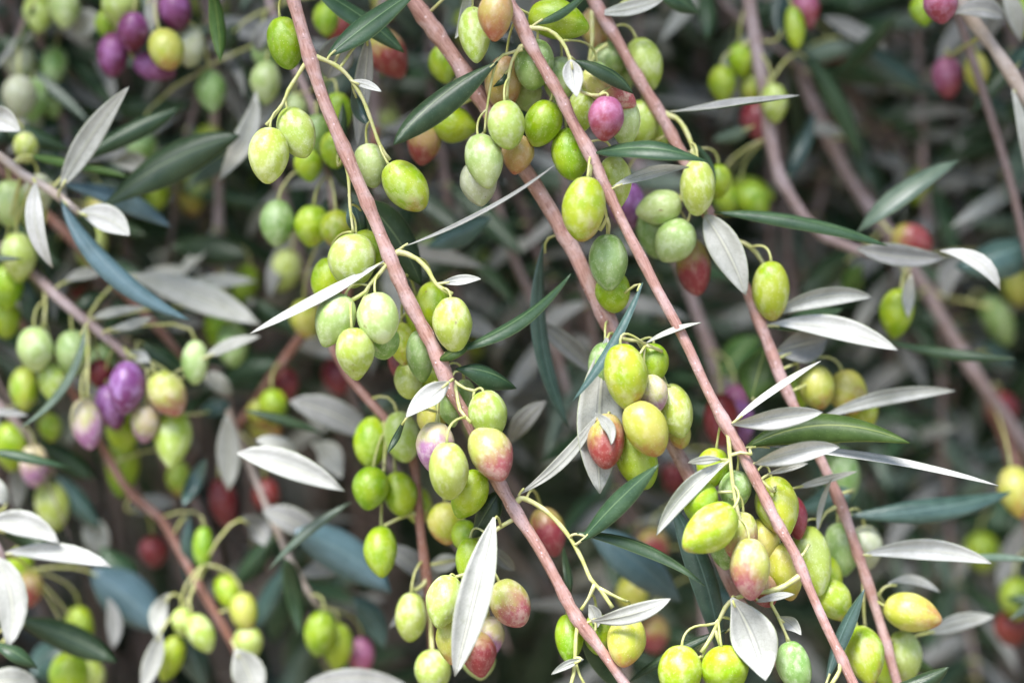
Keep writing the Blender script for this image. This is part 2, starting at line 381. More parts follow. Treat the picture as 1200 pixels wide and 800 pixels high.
# ------------------------------------------------------------------ a branch: stem, stalks, olives, leaves
BR = []
BRIGHT = {(1010, 650), (527, 447), (515, 332), (669, 70), (450, 306), (902, 380), (93, 249), (410, 95)}      # leaves that turn their underside up to the light
class Br:
    def __init__(s, name, label, cat, bark, pts, group=None, fine=True, stemr=None):
        s.name, s.label, s.cat, s.bark, s.group, s.fine = name, label, cat, bark, group, fine
        s.pts = pts; s.ol, s.lv, s.sk = [], [], []
        BR.append(s)
    def o(s, *rows):
        """x, y, length, width, direction of the tip in the picture (90 = down), kind, dz [, pitch to the viewer]"""
        for r in rows: s.ol.append(list(r) + ([] if len(r) > 7 else [RND.uniform(-14, 22)]))
        return s
    def l(s, *rows):
        """base x, y, tip x, y, width, side + colour, bow, up-tilt, dz of base (None: on the stem), dz of tip relative to the base"""
        for r in rows: s.lv.append(r)
        return s
    def s_(s, *rows):
        """a fruit stalk: radius px, dz at the end, points..."""
        for r in rows: s.sk.append(r)
        return s
    def prep(s):
        a, b2 = s.pts[0], s.pts[1]; off = lambda p: p[0] < -20 or p[0] > 1215 or p[1] < -12 or p[1] > 812
        if off(a):                                  # goes on beyond the picture, up into the tree
            for k in (1, 2, 3):
                s.pts = [(a[0] + (a[0] - b2[0]) * 0.9 * k, a[1] - abs(a[1] - b2[1]) * 0.9 * k - 70 * k, a[2] + 0.5 * k, a[3] * (1 + 0.07 * k))] + s.pts
        a, b2 = s.pts[-1], s.pts[-2]
        if off(a):                                  # and on to a thin drooping end
            L = math.hypot(a[0] - b2[0], a[1] - b2[1])
            for k in (1, 2, 3):
                s.pts = s.pts + [(a[0] + (a[0] - b2[0]) / L * 90 * k, a[1] + (a[1] - b2[1]) / L * 90 * k + 12 * k * k, a[2], a[3] * (1 - 0.28 * k))]
        s.stem = catmull([(P(x, y, d), r * S(d)) for x, y, d, r in s.pts], 0.004 if s.fine else 0.008)
        s.carry = [(p, r) for p, r in s.stem]; s.stk = []
        for r, dend, *pp in s.sk:
            x0, y0 = pp[0]; d0 = s.near(x0, y0)[1]
            n = len(pp) - 1
            q = [(P(x, y, d0 + (dend - d0) * (i / n)), r * S(d0) * (1.25 if i == 0 else 1 - 0.25 * i / n)) for i, (x, y) in enumerate(pp)]
            pn, rn = s.near(x0, y0)[2:]
            if (pn - q[0][0]).length > 0.0006: q = [(pn, q[0][1])] + q
            q = catmull(q, 0.0025); s.stk.append(q); s.carry += q
    def near(s, x, y):
        best = None
        for p, r in s.carry:
            d = (p.y - D0) * 100; sc = S(d); px = p.x / sc + 600; py = 400 - (p.z - CAMZ) / sc
            k = (px - x) ** 2 + (py - y) ** 2
            if best is None or k < best[0]: best = (k, d, p, r)
        return best

def relax():
    ent = []
    for b in BR:
        for o in b.ol: ent.append([o[0], o[1], (o[2] * 0.5 + o[3]) / 3.0, o, False])
    stems = []
    for b in BR:
        for p, r in b.stem[::4]:
            d = (p.y - D0) * 100; sc = S(d)
            stems.append((p.x / sc + 600, 400 - (p.z - CAMZ) / sc, r / sc, d))
    for it in range(14):
        for i in range(len(ent)):
            xi, yi, ri, oi, _ = ent[i]
            for j in range(i + 1, len(ent)):
                xj, yj, rj, oj, _ = ent[j]
                dx, dy = xi - xj, yi - yj; R = (ri + rj) * 0.92
                if abs(dx) > R or abs(dy) > R: continue
                d2 = dx * dx + dy * dy
                if d2 >= R * R: continue
                sc = S((oi[6] + oj[6]) / 2) * 100
                need = math.sqrt(R * R - d2) * sc; gap = oj[6] - oi[6]
                if abs(gap) < need:
                    e = (need - abs(gap)) * 0.5 * (1 if gap >= 0 else -1)
                    oi[6] -= e * 0.8; oj[6] += e * 1.2
            for xs, ys, rs, ds in stems:
                dx, dy = xi - xs, yi - ys; R = (ri + rs) * 0.95
                if dx * dx + dy * dy >= R * R or abs(oi[6] - ds) > 4: continue
                need = math.sqrt(R * R - dx * dx - dy * dy) * S(ds) * 100; gap = oi[6] - ds
                if abs(gap) < need:
                    oi[6] += (need - abs(gap)) * (1 if gap >= 0 else -1)

def tagthing(o, label, cat, group=None, kind=None):
    if label: o['label'] = label
    if cat: o['category'] = cat
    if group: o['group'] = group
    if kind: o['kind'] = kind

def bez(a, c, b, n):
    return [a * (1 - t) ** 2 + c * 2 * t * (1 - t) + b * t * t for t in [i / n for i in range(n + 1)]]

def build(b):
    rs = random.Random(len(b.ol) * 31 + int(abs(b.pts[0][0])) * 7 + int(abs(b.pts[0][1])))
    root = link(b.name, None, b.stem[0][0]); root.empty_display_size = 0.02
    tagthing(root, b.label, b.cat, b.group)
    nodes = []
    # olives
    for x, y, L, W, ang, kind, dz, pitch in b.ol:
        sc = S(dz); c = P(x, y, dz); a = math.radians(ang); pt = math.radians(pitch)
        t = Vector((math.cos(a) * math.cos(pt), -math.sin(pt), -math.sin(a) * math.cos(pt)))
        Lw = max(L, 0.98 * W) / max(0.85, math.cos(pt)) * sc; Ww = W * sc
        o = link('olive', olive_mesh(kind, rs.randrange(4), b.name == 'olive_branch'), c, root)
        q = (-t).to_track_quat('Z', 'Y'); o.rotation_mode = 'QUATERNION'
        o.rotation_quaternion = q @ Matrix.Rotation(rs.uniform(0, 6.28), 3, 'Z').to_quaternion()
        o.scale = (Ww, Ww * rs.uniform(.96, 1.02), Lw)
        if kind in OLABEL: o['label'] = OLABEL[kind]
        top = c - t * Lw * 0.482
        bestd, bp = 9, None
        for p, r in b.carry:
            k = (p - top - Vector((0, 0, 0.009 if b.fine else 0.014))).length + (0.02 if p.z < top.z - 0.002 else 0)
            if k < bestd: bestd, bp = k, p
        if bp is not None:
            nodes.append(bp)
            dist = (bp - top).length
            cc = top - t * min(0.55 * dist, 0.008) + Vector((0, 0, 0.12 * dist))
            n = 7 if b.fine else 4
            pr = 1.45 * sc
            pp = [(p, pr * (1.55 if i == 0 else 1.0 if i < n else 1.25)) for i, p in enumerate(bez(top + t * Lw * 0.02, cc, bp, n))]
            v, f, uv = tube(pp, 7 if b.fine else 5, top)
            st = bpy.data.objects.new('stalk', new_mesh('stalk', v, f, [ST], uv=uv)); COL.objects.link(st)
            st.parent = o                                  # keeps its own size under the scaled olive
            m = Matrix.LocRotScale(o.location, o.rotation_quaternion, o.scale)
            st.matrix_parent_inverse = (Matrix.Translation(root.location) @ m).inverted()
            st.location = top
    # leaves
    for row in b.lv:
        x0, y0, x1, y1, W, sd, bow, up = row[:8]
        W *= 1.12 if sd[0] == 'T' and W > 14 else 1.0
        if sd[0] == 'U' and b.fine and up < 30 and (round(x0), round(y0)) not in BRIGHT: up -= 20
        d0 = row[8] if len(row) > 8 else None; dd = row[9] if len(row) > 9 else rs.uniform(-1.2, 0.4)
        k2, dn, pn, rn = b.near(x0, y0)
        if d0 is None: d0 = dn - rn * 60
        p0, p2 = P(x0, y0, d0), P(x1, y1, d0 + dd)
        sc = S(d0); Wt = min(W / max(0.2, math.cos(math.radians(up))), max(W * 1.22, 27)) * sc
        V, F, MI, uv = leaf_geo(p0, p2, bow * sc + rs.uniform(-0.03, 0.03) * (p2 - p0).length, Wt, sd[0] == 'U', up, rs.uniform(-0.006, 0.006), b.fine, p0, rs, 0.0 if up > 45 else rs.uniform(-0.15, 0.15) if sd[0] == 'U' and W >= 40 else rs.uniform(-0.7, 0.7))
        mt, mu = (LT['g' if rs.random() < .15 else 'd'], LU.get(sd[1], LU['k'])) if sd[0] == 'U' else (LT[sd[1]], LU['s'])
        lo = link('leaf', new_mesh('leaf', V, F, [mt, mu], MI, uv), p0, root)
        if d0 == (dn - rn * 60) or (pn - p0).length < 0.03:
            dist = (pn - p0).length
            if dist > 0.0008 and dist < 0.06:
                nodes.append(pn)
                ax = (p2 - p0).normalized(); dirv = (p0 + ax * 0.004)
                pp = [(p, (1.9 - 0.5 * i / 4) * sc) for i, p in enumerate(bez(pn, p0 - ax * min(0.006, dist * .4), dirv, 4))]
                v, f, u2 = tube(pp, 6, pn)
                link('petiole', new_mesh('petiole', v, f, [ST], uv=u2), pn, lo)
    # stalks
    for q in b.stk:
        nodes.append(q[0][0])
        q = [(p, r * (1 + 0.10 * math.sin(i * 1.7) + (0.35 if i == len(q) - 1 else 0))) for i, (p, r) in enumerate(q)]
        v, f, uv = tube(q, 9, q[0][0]); link('fruit_stalk', new_mesh('fruit_stalk', v, f, [ST], uv=uv), q[0][0], root)
    # stem, swollen where leaves and stalks leave it
    st = []
    for i, (p, r) in enumerate(b.stem):
        g = 0.0
        for nn in nodes:
            d = (nn - p).length
            if d < 0.012: g = max(g, math.exp(-(d / 0.0035) ** 2))
        st.append((p + Vector((math.sin(i * 0.31), 0, math.cos(i * 0.23))) * r * 0.06, r * 0.87 * (1 + 0.24 * g + 0.02 * math.sin(i * 0.37) + 0.012 * rs.uniform(-1, 1))))
    v, f, uv = tube(st, 14 if b.fine else 8, st[0][0])
    link('stem', new_mesh('stem', v, f, [BK[b.bark]], uv=uv), st[0][0], root)
    return root

# ------------------------------------------------------------------ the branches of the photograph
A = Br('olive_branch', 'leftmost sharp pinkish branch, running from the top down past the blushing olive', 'branch', 'pink',
  [(285, -180, 0.5, 9), (318, -80, 0.2, 9), (344, 0, 0, 8.8), (365, 75, 0, 8.6), (382, 125, 0, 8.6), (408, 185, 0, 8.4), (436, 250, 0, 8.4), (456, 300, 0, 9), (477, 350, 0, 8.4), (505, 402, 0, 8.2),
   (518, 430, 0, 9.2), (530, 460, 0, 8.4), (546, 485, 0.1, 8), (566, 530, 0.2, 8), (587, 570, 0.2, 8), (607, 605, 0.1, 7.8), (630, 640, 0, 7.6), (655, 685, 0, 7.4), (675, 722, 0, 8), (700, 755, 0, 7.2), (730, 797, 0, 7), (775, 870, 0, 6.5), (830, 960, 0, 5.5)])
A.s_((2.6, -0.3, (360, 72), (348, 90), (338, 106), (331, 122), (312, 147)), (2.8, 0.4, (368, 66), (384, 72), (398, 80), (411, 93), (425, 116), (435, 142), (445, 170), (457, 188)),
     (2.2, 0.2, (400, 178), (408, 205), (410, 240), (414, 272)), (2.8, -0.6, (462, 298), (445, 320), (432, 335), (428, 342), (412, 352)), (2.0, -0.7, (432, 335), (424, 355), (414, 378)),
     (3.2, -0.5, (468, 295), (488, 303), (502, 317), (511, 333), (530, 345)), (2.4, -0.8, (530, 445), (535, 460), (539, 480), (552, 495)), (2.0, -0.5, (532, 447), (545, 455), (556, 458)),
     (3.0, -0.5, (610, 583), (632, 593), (650, 608), (668, 630), (682, 655), (692, 678), (703, 690), (718, 712)), (2.2, -0.4, (702, 689), (718, 697), (733, 704)), (2.2, -0.3, (697, 684), (690, 700), (681, 714)),
     (2.6, -0.6, (678, 725), (675, 745), (674, 770), (672, 790), (668, 805)), (1.8, -0.5, (674, 775), (680, 792), (686, 803)), (2.0, 0.2, (520, 430), (516, 450), (514, 490), (520, 512)))
A.o((334, 50, 63, 43, 78, 'bg', 0.9), (315, 181, 66, 48, 92, 'lg', -0.5), (347, 155, 62, 45, 68, 'lg', 0.1), (434, 193, 52, 40, 80, 'pg', 1.1), (475, 218, 68, 50, 52, 'yg', 0.0),
    (414, 305, 64, 57, 95, 'lg', 0.3), (430, 292, 50, 46, 85, 'bg', 1.6), (384, 328, 54, 40, 95, 'bg', 2.2), (393, 374, 64, 46, 112, 'pg', -0.6), (444, 372, 60, 50, 80, 'pg', -0.9), (415, 413, 60, 45, 85, 'lg', -1.1),
    (448, 400, 42, 40, 80, 'gg', 0.6), (531, 380, 66, 47, 85, 'lg', -0.5), (508, 357, 55, 40, 85, 'bg', 1.9), (491, 372, 55, 34, 80, 'bg', 2.3), (493, 416, 60, 34, 85, 'gg', 1.0),
    (472, 402, 48, 34, 85, 'yg', 2.2), (470, 424, 46, 34, 80, 'dr', 3.2), (479, 445, 44, 34, 85, 'lg', 2.6), (503, 447, 48, 36, 85, 'yg', 2.6),
    (573, 485, 58, 45, 76, 'lg', -0.2), (574, 531, 64, 51, 63, 'bl', -0.9, 24), (525, 551, 68, 47, 88, 'lg', -1.2), (509, 522, 58, 46, 95, 'mv', -0.1), (550, 578, 60, 42, 115, 'bg', 0.3),
    (505, 490, 44, 36, 85, 'yo', 1.4), (525, 474, 50, 30, 75, 'gg', 1.2), (546, 468, 50, 26, 85, 'pg', 1.5), (523, 612, 50, 44, 85, 'yo', 3.2), (545, 628, 40, 32, 85, 'bg', 2.8),
    (521, 703, 60, 44, 103, 'lg', -0.2), (598, 706, 60, 46, 62, 'bl', 0.6), (549, 655, 52, 34, 95, 'bg', 0.8), (530, 748, 56, 40, 90, 'yo', 0.9), (560, 765, 52, 42, 80, 'rd', 1.4), (574, 744, 46, 36, 85, 'mv', 1.8), (562, 775, 40, 40, 85, 'pg', 2.6),
    (734, 750, 57, 46, 100, 'yo', 0.0), (666, 747, 54, 34, 88, 'bg', 1.0), (700, 742, 46, 34, 88, 'bg', 1.1), (642, 622, 58, 42, 72, 'rd', 4.0))
A.s_((2.2, 0.2, (566, 632), (556, 660), (546, 672), (534, 676)))
A.l((384, 66, 492, -14, 30, 'Td', 4, 32, None, -0.4), (366, -14, 474, 62, 28, 'Td', 5, 40, 1.6, 0.6), (410, 95, 447, 108, 12, 'Uw', 2, 8, None, -0.3), (413, 104, 431, 146, 16, 'Tb', -2, 20, 1.0, 0.2),
    (432, 42, 419, 172, 24, 'Uk', -3, 4, 1.6, 0.8), (408, 40, 384, 92, 46, 'Uk', 2, 8, 2.6, 0.5), (468, 291, 652, 192, 6, 'Uk', -6, 40, None, -1.5), (450, 306, 293, 391, 15, 'Uw', -4, 40, None, -1.5),
    (515, 332, 564, 327, 14, 'Uw', 1, 15, None, -0.4), (527, 447, 476, 489, 29, 'Uw', 2, 12, -0.8, -0.8), (476, 487, 454, 531, 9, 'Td', 1, 40, -0.9, 0.2), (534, 432, 605, 455, 26, 'Td', 7, 38, None, 1.0),
    (512, 422, 551, 400, 16, 'Tg', -2, 30, None, 0.2), (526, 412, 669, 321, 20, 'Td', -9, 52, None, -1.0), (428, 235, 494, 335, 46, 'Td', 6, 18, 1.0, 1.2), (411, 235, 424, 280, 26, 'Tb', 2, 20, 1.4, 0.5),
    (579, 606, 533, 792, 44, 'Us', 4, 16, -0.9, -0.6), (588, 572, 553, 630, 30, 'Td', 3, 24, 0.8, 0.6), (606, 580, 700, 486, 17, 'Us', -12, 28, None, -0.9), (697, 484, 716, 521, 16, 'Us', 6, 30, -1.2, -0.3),
    (681, 634, 772, 544, 24, 'Td', 5, 36, -0.5, -1.0), (676, 624, 826, 686, 13, 'Td', 17, 60, -0.5, -0.5), (692, 727, 786, 701, 25, 'Us', -2, 18, None, -1.0), (684, 772, 646, 790, 11, 'Us', 1, 20, -0.6, -0.4),
    (668, 700, 660, 640, 12, 'Td', 2, 30, 2.0, 1.0), (700, 735, 690, 708, 18, 'Us', 2, 10, 0.4, 0.3), (678, 728, 735, 815, 26, 'Td', -4, 20, 1.4, 1.0), (395, 190, 402, 120, 14, 'Td', -3, 25, 2.4, 1.0), (565, 635, 603, 668, 20, 'Uk', 2, 20, 2.5, 1.0), (500, 660, 456, 735, 20, 'Uk', -10, 20, 4.5, 1))

B = Br('olive_branch', 'thickest pinkish branch, passing behind the big yellow green olive cluster at the middle', 'branch', 'pink',
  [(395, -190, 1.2, 10.56), (425, -92, 1.4, 10.56), (487, 5, 1.5, 10.38), (510, 37, 1.6, 10.38), (536, 74, 1.7, 10.21), (567, 122, 1.8, 10.03), (592, 165, 1.8, 10.03), (621, 207, 1.8, 10.56), (650, 255, 1.8, 10.21), (673, 297, 1.8, 10.74), (693, 340, 1.8, 10.03), (713, 377, 1.8, 10.21),
   (735, 420, 1.9, 9.68), (760, 465, 1.9, 9.68), (785, 515, 2.0, 9.68), (806, 556, 2.0, 9.33), (828, 610, 2.1, 8.98), (848, 665, 2.2, 8.80), (876, 720, 2.3, 8.27), (912, 773, 2.3, 7.92), (950, 830, 2.3, 7.57), (1010, 930, 2.4, 7.04)])
B.s_((2.6, -0.2, (722, 395), (735, 398), (748, 400), (757, 404)), (2.2, 0.1, (757, 404), (768, 408), (776, 412)), (2.2, 0.0, (728, 405), (732, 412), (722, 480), (716, 486)), (2, 0.6, (748, 400), (772, 440), (786, 455)))
B.o((732, 440, 78, 52, 82, 'yg', -0.6), (712, 430, 62, 44, 85, 'gg', 0.6), (764, 425, 48, 38, 95, 'bg', 0.6), (765, 460, 44, 36, 70, 'mv', 0.1), (790, 480, 64, 44, 74, 'lg', 0.7), (756, 502, 70, 50, 62, 'yo', -1.1),
    (711, 516, 64, 44, 94, 'rd', -0.5), (747, 537, 74, 48, 72, 'bg', 0.3), (796, 508, 34, 26, 80, 'yo', 1.2),
    (532, 147, 50, 43, 8, 'bg', 3.2), (497, 166, 52, 40, 98, 'rd', 3.3), (455, 62, 62, 46, 60, 'rd', 6), (520, 75, 44, 34, 80, 'bg', 4.5))
B.s_((2.4, 3.2, (545, 84), (530, 100), (512, 128), (503, 148)), (2.2, 3.6, (560, 112), (545, 120), (512, 138)))
B.l((711, 396, 703, 578, 60, 'Us', -9, 24, 0.6, -0.8), (753, 331, 671, 470, 10, 'Tb', -7, 60, -0.4, -0.6), (757, 402, 822, 378, 7, 'Us', 2, 45, None, -0.6), (548, -18, 533, 46, 15, 'Us', -3, 15, 0.6, 0.4),
    (637, 285, 667, 502, 20, 'Tb', -22, 35, 2.6, 1.0), (625, 375, 700, 440, 26, 'Uk', 4, 20, 4.2, 1.5), (640, 470, 596, 520, 26, 'Uk', 4, 20, 4.2, 1.5), (575, 255, 500, 290, 30, 'Tb', 4, 30, 5.2, 1.5))

C = Br('olive_branch', 'sharp slim pinkish brown branch right of centre with green olives near its lower end', 'branch', 'pink',
  [(520, -190, 0, 8), (560, -90, -0.3, 8), (590, -10, -0.5, 7.8), (607, 20, -0.5, 7.8), (620, 50, -0.5, 8.2), (637, 80, -0.5, 7.6), (655, 110, -0.5, 7.4), (672, 145, -0.5, 7.4), (692, 180, -0.5, 8), (702, 203, -0.5, 7.4), (720, 240, -0.5, 7), (737, 275, -0.5, 7.2), (753, 306, -0.5, 8), (770, 340, -0.5, 7),
   (802, 398, -0.5, 7), (825, 447, -0.5, 6.8), (847, 490, -0.5, 7.8), (865, 522, -0.5, 6.8), (882, 555, -0.5, 6.6), (898, 588, -0.5, 6.6), (913, 618, -0.5, 6.8), (931, 648, -0.5, 6.6), (947, 685, -0.5, 6.4), (967, 730, -0.5, 6.4), (987, 772, -0.5, 6.4), (1002, 805, -0.5, 6.2), (1040, 890, -0.5, 5.6)])
C.s_((2.6, -1.1, (622, 33), (642, 35), (658, 48), (667, 66), (671, 84), (682, 108), (702, 112)), (2.2, -0.2, (610, 55), (600, 72), (596, 92), (594, 116)), (2.0, 0.0, (612, 58), (598, 62), (582, 72), (572, 118), (568, 155)),
     (2.4, -0.8, (692, 182), (693, 195), (691, 208)), (2.4, 0.1, (700, 202), (706, 235), (711, 255), (703, 270)), (2.0, 0.2, (711, 255), (714, 264), (713, 273)),
     (2.8, -1.0, (846, 494), (853, 510), (855, 530), (858, 560), (863, 592), (872, 622)), (2.0, -0.9, (856, 533), (868, 530), (880, 532)), (2.2, -0.6, (880, 552), (892, 562), (905, 575)),
     (3.0, -0.4, (912, 690), (880, 695), (855, 705), (842, 728), (834, 745), (822, 764)), (2.0, -0.3, (834, 745), (826, 760), (820, 780)), (2.2, -0.2, (838, 738), (842, 750), (846, 762)), (1.8, -0.4, (846, 722), (838, 730), (828, 732)),
     (2.4, -0.2, (940, 672), (905, 700), (912, 722), (925, 752)), (2.0, 0.2, (935, 655), (942, 648), (948, 638)), (3, -0.7, (985, 768), (984, 785), (972, 805)))
C.o((582, 17, 60, 42, 95, 'bo', -1.1), (556, 40, 66, 38, 85, 'lg', 0.7), (653, 25, 72, 48, 14, 'bg', 0.5), (626, 75, 60, 46, 98, 'gg', 0.7), (594, 146, 58, 45, 84, 'lg', -0.9), (566, 188, 64, 45, 78, 'pg', -0.3), (636, 144, 56, 44, 110, 'bg', 0.4),
    (591, 97, 64, 44, 95, 'bo', 1.4), (607, 180, 46, 38, 100, 'bo', 0.8), (560, 214, 52, 44, 80, 'wh', 0.6), (668, 180, 62, 46, 82, 'bg', 0.6), (710, 138, 52, 42, 95, 'pk', -1.0), (683, 128, 48, 36, 90, 'lg', 0.6), (733, 142, 56, 36, 90, 'pg', 1.0),
    (712, 104, 72, 38, 30, 'bl', 0.5), (656, 93, 54, 42, 95, 'pg', 1.2), (721, 212, 60, 40, 84, 'lg', 0.6), (685, 244, 77, 51, 96, 'yg', -1.3), (713, 306, 66, 46, 88, 'gg', 0.5), (719, 341, 50, 41, 85, 'bg', 1.3),
    (832, 618, 74, 54, 142, 'yg', -1.6), (820, 586, 48, 42, 110, 'bg', -0.7), (836, 547, 46, 40, 100, 'bg', 0.4), (862, 574, 48, 38, 95, 'gg', 0.1), (879, 665, 72, 47, 88, 'bl', -1.2), (868, 628, 60, 42, 95, 'bl', -0.7), (893, 690, 46, 34, 60, 'rd', 0.2),
    (912, 592, 68, 50, 78, 'yg', 0.3), (931, 605, 50, 32, 80, 'dr', 1.4), (920, 668, 68, 46, 78, 'yo', 0.6), (797, 787, 62, 52, 95, 'yg', -0.8), (850, 785, 60, 54, 80, 'bg', -0.8), (931, 780, 62, 40, 74, 'gg', -0.2), (893, 632, 50, 40, 90, 'yo', 0.8), (850, 640, 50, 40, 90, 'gg', 0.6), (618, 108, 44, 36, 90, 'pg', 1.6), (700, 95, 44, 36, 90, 'pg', 1.8))
C.l((583, 72, 461, 170, 35, 'Td', 5, 30, -0.4, -0.8), (626, 29, 690, -12, 12, 'Td', -2, 45, None, -0.6), (669, 70, 676, 114, 27, 'Uw', 0, 6, -1.2, -0.3), (672, 71, 742, 110, 20, 'Td', 7, 40, -1.0, 0.2), (698, 179, 830, 190, 24, 'Td', 12, 42, None, -1.0),
    (718, 219, 808, 196, 16, 'Us', 4, 30, None, -0.6), (600, 78, 578, 102, 10, 'Td', 0, 30, -0.2, 0.2),
    (851, 542, 769, 627, 24, 'Us', 8, 20, -0.8, -0.6), (845, 538, 806, 542, 12, 'Us', 2, 15, None, -0.2), (856, 497, 964, 483, 27, 'Uw', -2, 8, None, -0.8), (860, 494, 962, 423, 9, 'Uw', 3, 50, None, -0.8),
    (874, 524, 1066, 519, 34, 'Tg', 19, 26, 0.2, -0.8), (884, 543, 984, 524, 27, 'Uw', 3, 10, None, -0.8), (890, 522, 1170, 569, 11, 'Uw', 15, 50, 0.6, 0.2), (900, 555, 947, 543, 9, 'Us', 2, 20, None, 0), (930, 572, 1005, 552, 11, 'Us', 2, 20, 1.8, 0.4), (975, 560, 958, 622, 9, 'Us', 2, 30, 2, 0.4),
    (857, 700, 897, 797, 60, 'Us', 8, 22, -1.0, -0.4), (910, 722, 939, 744, 20, 'Us', 4, 10, None, 0.2), (886, 705, 931, 696, 10, 'Us', 2, 30, -0.6, 0), (788, 590, 845, 775, 32, 'Tb', 6, 16, 1.0, 0.8), (818, 770, 815, 805, 7, 'Us', 1, 30, -0.8, -0.2),
    (860, 735, 735, 800, 12, 'Td', 4, 40, 0.8, 0.5), (968, 800, 1013, 690, 16, 'Tb', 3, 40, 0.6, 0.4), (1028, 806, 1112, 781, 20, 'Td', -5, 40, -0.2, -0.4), (690, 620, 798, 705, 46, 'Ts', 8, 20, 5.5, 1.0), (1190, 420, 1040, 400, 14, 'Td', 3, 40, 5, 1.0))

D = Br('olive_branch', 'slightly soft pinkish branch on the right, ending between olives at the bottom right', 'branch', 'pink',
  [(625, -160, 2.6, 8), (665, -60, 2.8, 8), (700, 8, 3, 7.6), (722, 45, 3, 7.6), (741, 80, 3, 7.4), (760, 112, 3, 7.6), (780, 145, 3, 7.2), (806, 195, 3, 7.2), (830, 250, 3, 7.6), (850, 290, 3, 7.4), (868, 325, 3, 7), (887, 370, 3, 7.2), (903, 410, 3, 6.8), (918, 448, 3, 6.8), (942, 498, 3, 6.6), (965, 545, 3, 6.6), (985, 592, 3, 6.6), (1005, 648, 3, 6.8), (1020, 692, 3, 6.4), (1035, 740, 3, 6.4), (1048, 788, 3, 6.2), (1075, 880, 3, 5.8)])
D.s_((3.4, 2.4, (780, 134), (792, 138), (802, 150), (810, 168), (816, 190)), (3.0, 3.4, (852, 282), (872, 285), (886, 296), (896, 312)), (2.6, 3.0, (694, 15), (694, 45), (691, 75), (700, 60), (712, 52)), (2.4, 4.0, (1018, 690), (1030, 698), (1036, 708)), (2.2, 3.2, (812, 175), (805, 215), (790, 240)), (2.4, 2.6, (985, 592), (968, 600), (958, 618)), (2.2, 3.4, (1012, 680), (1012, 710), (1014, 735)))
D.o((817, 219, 66, 42, 90, 'lg', 2.4), (773, 242, 54, 42, 165, 'pg', 2.8), (791, 282, 54, 47, 125, 'pg', 2.6), (766, 272, 60, 40, 80, 'gg', 4.0), (813, 312, 68, 40, 82, 'rd', 3.9), (736, 240, 56, 44, 85, 'pu', 5), (904, 340, 70, 44, 88, 'yg', 2.6),
    (755, 74, 62, 42, 72, 'lg', 3.8), (714, 70, 44, 42, 85, 'gg', 3.8), (699, 32, 50, 38, 85, 'bo', 4.2), (727, 88, 44, 38, 80, 'gg', 4.9), (752, 143, 54, 40, 92, 'lg', 3.6), (771, 160, 34, 30, 85, 'yg', 3.8), (842, 212, 40, 30, 90, 'bg', 5),
    (958, 453, 52, 42, 82, 'yo', 4.6), (994, 459, 52, 46, 75, 'yo', 5.0), (1010, 482, 44, 36, 70, 'yg', 6), (935, 458, 44, 32, 90, 'bg', 5.4), (952, 655, 78, 48, 80, 'lg', 2.0), (986, 642, 60, 44, 85, 'gg', 4.2), (977, 702, 54, 43, 58, 'yg', 2.4), (967, 675, 60, 40, 70, 'bg', 3.6),
    (1068, 718, 66, 46, 14, 'yo', 2.6), (1012, 766, 66, 46, 78, 'yg', 2.2), (1060, 768, 62, 42, 82, 'lg', 3.8), (1038, 778, 56, 36, 85, 'bg', 4.6), (985, 555, 66, 44, 85, 'gg', 6.5), (1015, 640, 50, 40, 85, 'wh', 5.0))
D.l((826, 252, 874, 346, 42, 'Us', 6, 8, 2.4, -0.4), (700, 16, 780, -3, 20, 'Us', -3, 20, None, -0.4), (766, -14, 818, 16, 26, 'Td', 4, 20, 3.5, 0.8), (782, 132, 937, 112, 11, 'Um', -4, 55, None, -0.6), (836, 249, 1040, 288, 20, 'Td', 13, 46, None, -0.4), (812, 168, 838, 218, 12, 'Td', 8, 35, None, 0.3),
    (896, 372, 1022, 348, 26, 'Us', 8, 14, None, 0.6), (900, 384, 988, 362, 24, 'Td', -2, 24, None, 1.2), (902, 380, 1052, 410, 31, 'Uw', 7, 12, None, -0.5), (908, 412, 968, 398, 46, 'Uk', 2, 10, 3.4, 1.2), (880, 470, 900, 400, 50, 'Tg', 2, 25, 4.5, 1.2),
    (962, 490, 1120, 458, 21, 'Us', 5, 14, 3.4, 0.8), (1010, 650, 1162, 660, 28, 'Uw', 6, 10, None, -0.6), (1125, 654, 1215, 657, 10, 'Tm', 2, 30, 4, 0.5), (1040, 684, 1102, 694, 13, 'Uw', 9, 20, None, 0.5), (1085, 742, 1165, 722, 24, 'Us', 3, 15, 4.6, 1),
    (990, 604, 1185, 576, 28, 'Tb', -3, 26, 4.6, 1.2), (1000, 575, 930, 600, 30, 'Tb', 3, 26, 5.0, 1.2), (1045, 760, 1100, 790, 16, 'Tg', 3, 30, 5, 1))

E = Br('olive_branch', 'soft pinkish branch at the top right of centre, bending behind the long dark leaf', 'branch', 'lilac',
  [(855, -120, 8.5, 8.40), (877, 0, 9, 8.06), (887, 60, 9, 8.06), (896, 110, 9, 8.06), (903, 160, 9, 8.40), (914, 208, 9, 7.90), (927, 230, 9, 7.90), (942, 254, 9, 7.73), (965, 277, 9, 7.22), (1002, 292, 9, 6.89), (1040, 300, 9, 6.30)])
E.s_((3, 9, (884, 45), (872, 52), (866, 60)), (3, 8.6, (893, 90), (903, 96), (905, 104)))
E.o((846, 98, 44, 32, 88, 'bg', 9), (868, 70, 40, 32, 85, 'bg', 9.4), (884, 104, 44, 32, 85, 'yg', 10), (888, 140, 46, 40, 85, 'dr', 9.6), (907, 120, 46, 32, 85, 'lg', 8.4), (931, 32, 52, 24, 85, 'bg', 8.6), (944, 10, 44, 32, 75, 'pk', 8.6), (882, 235, 46, 40, 60, 'bg', 10.5), (850, 232, 40, 30, 80, 'bg', 10), (882, 222, 50, 30, 20, 'bg', 11))
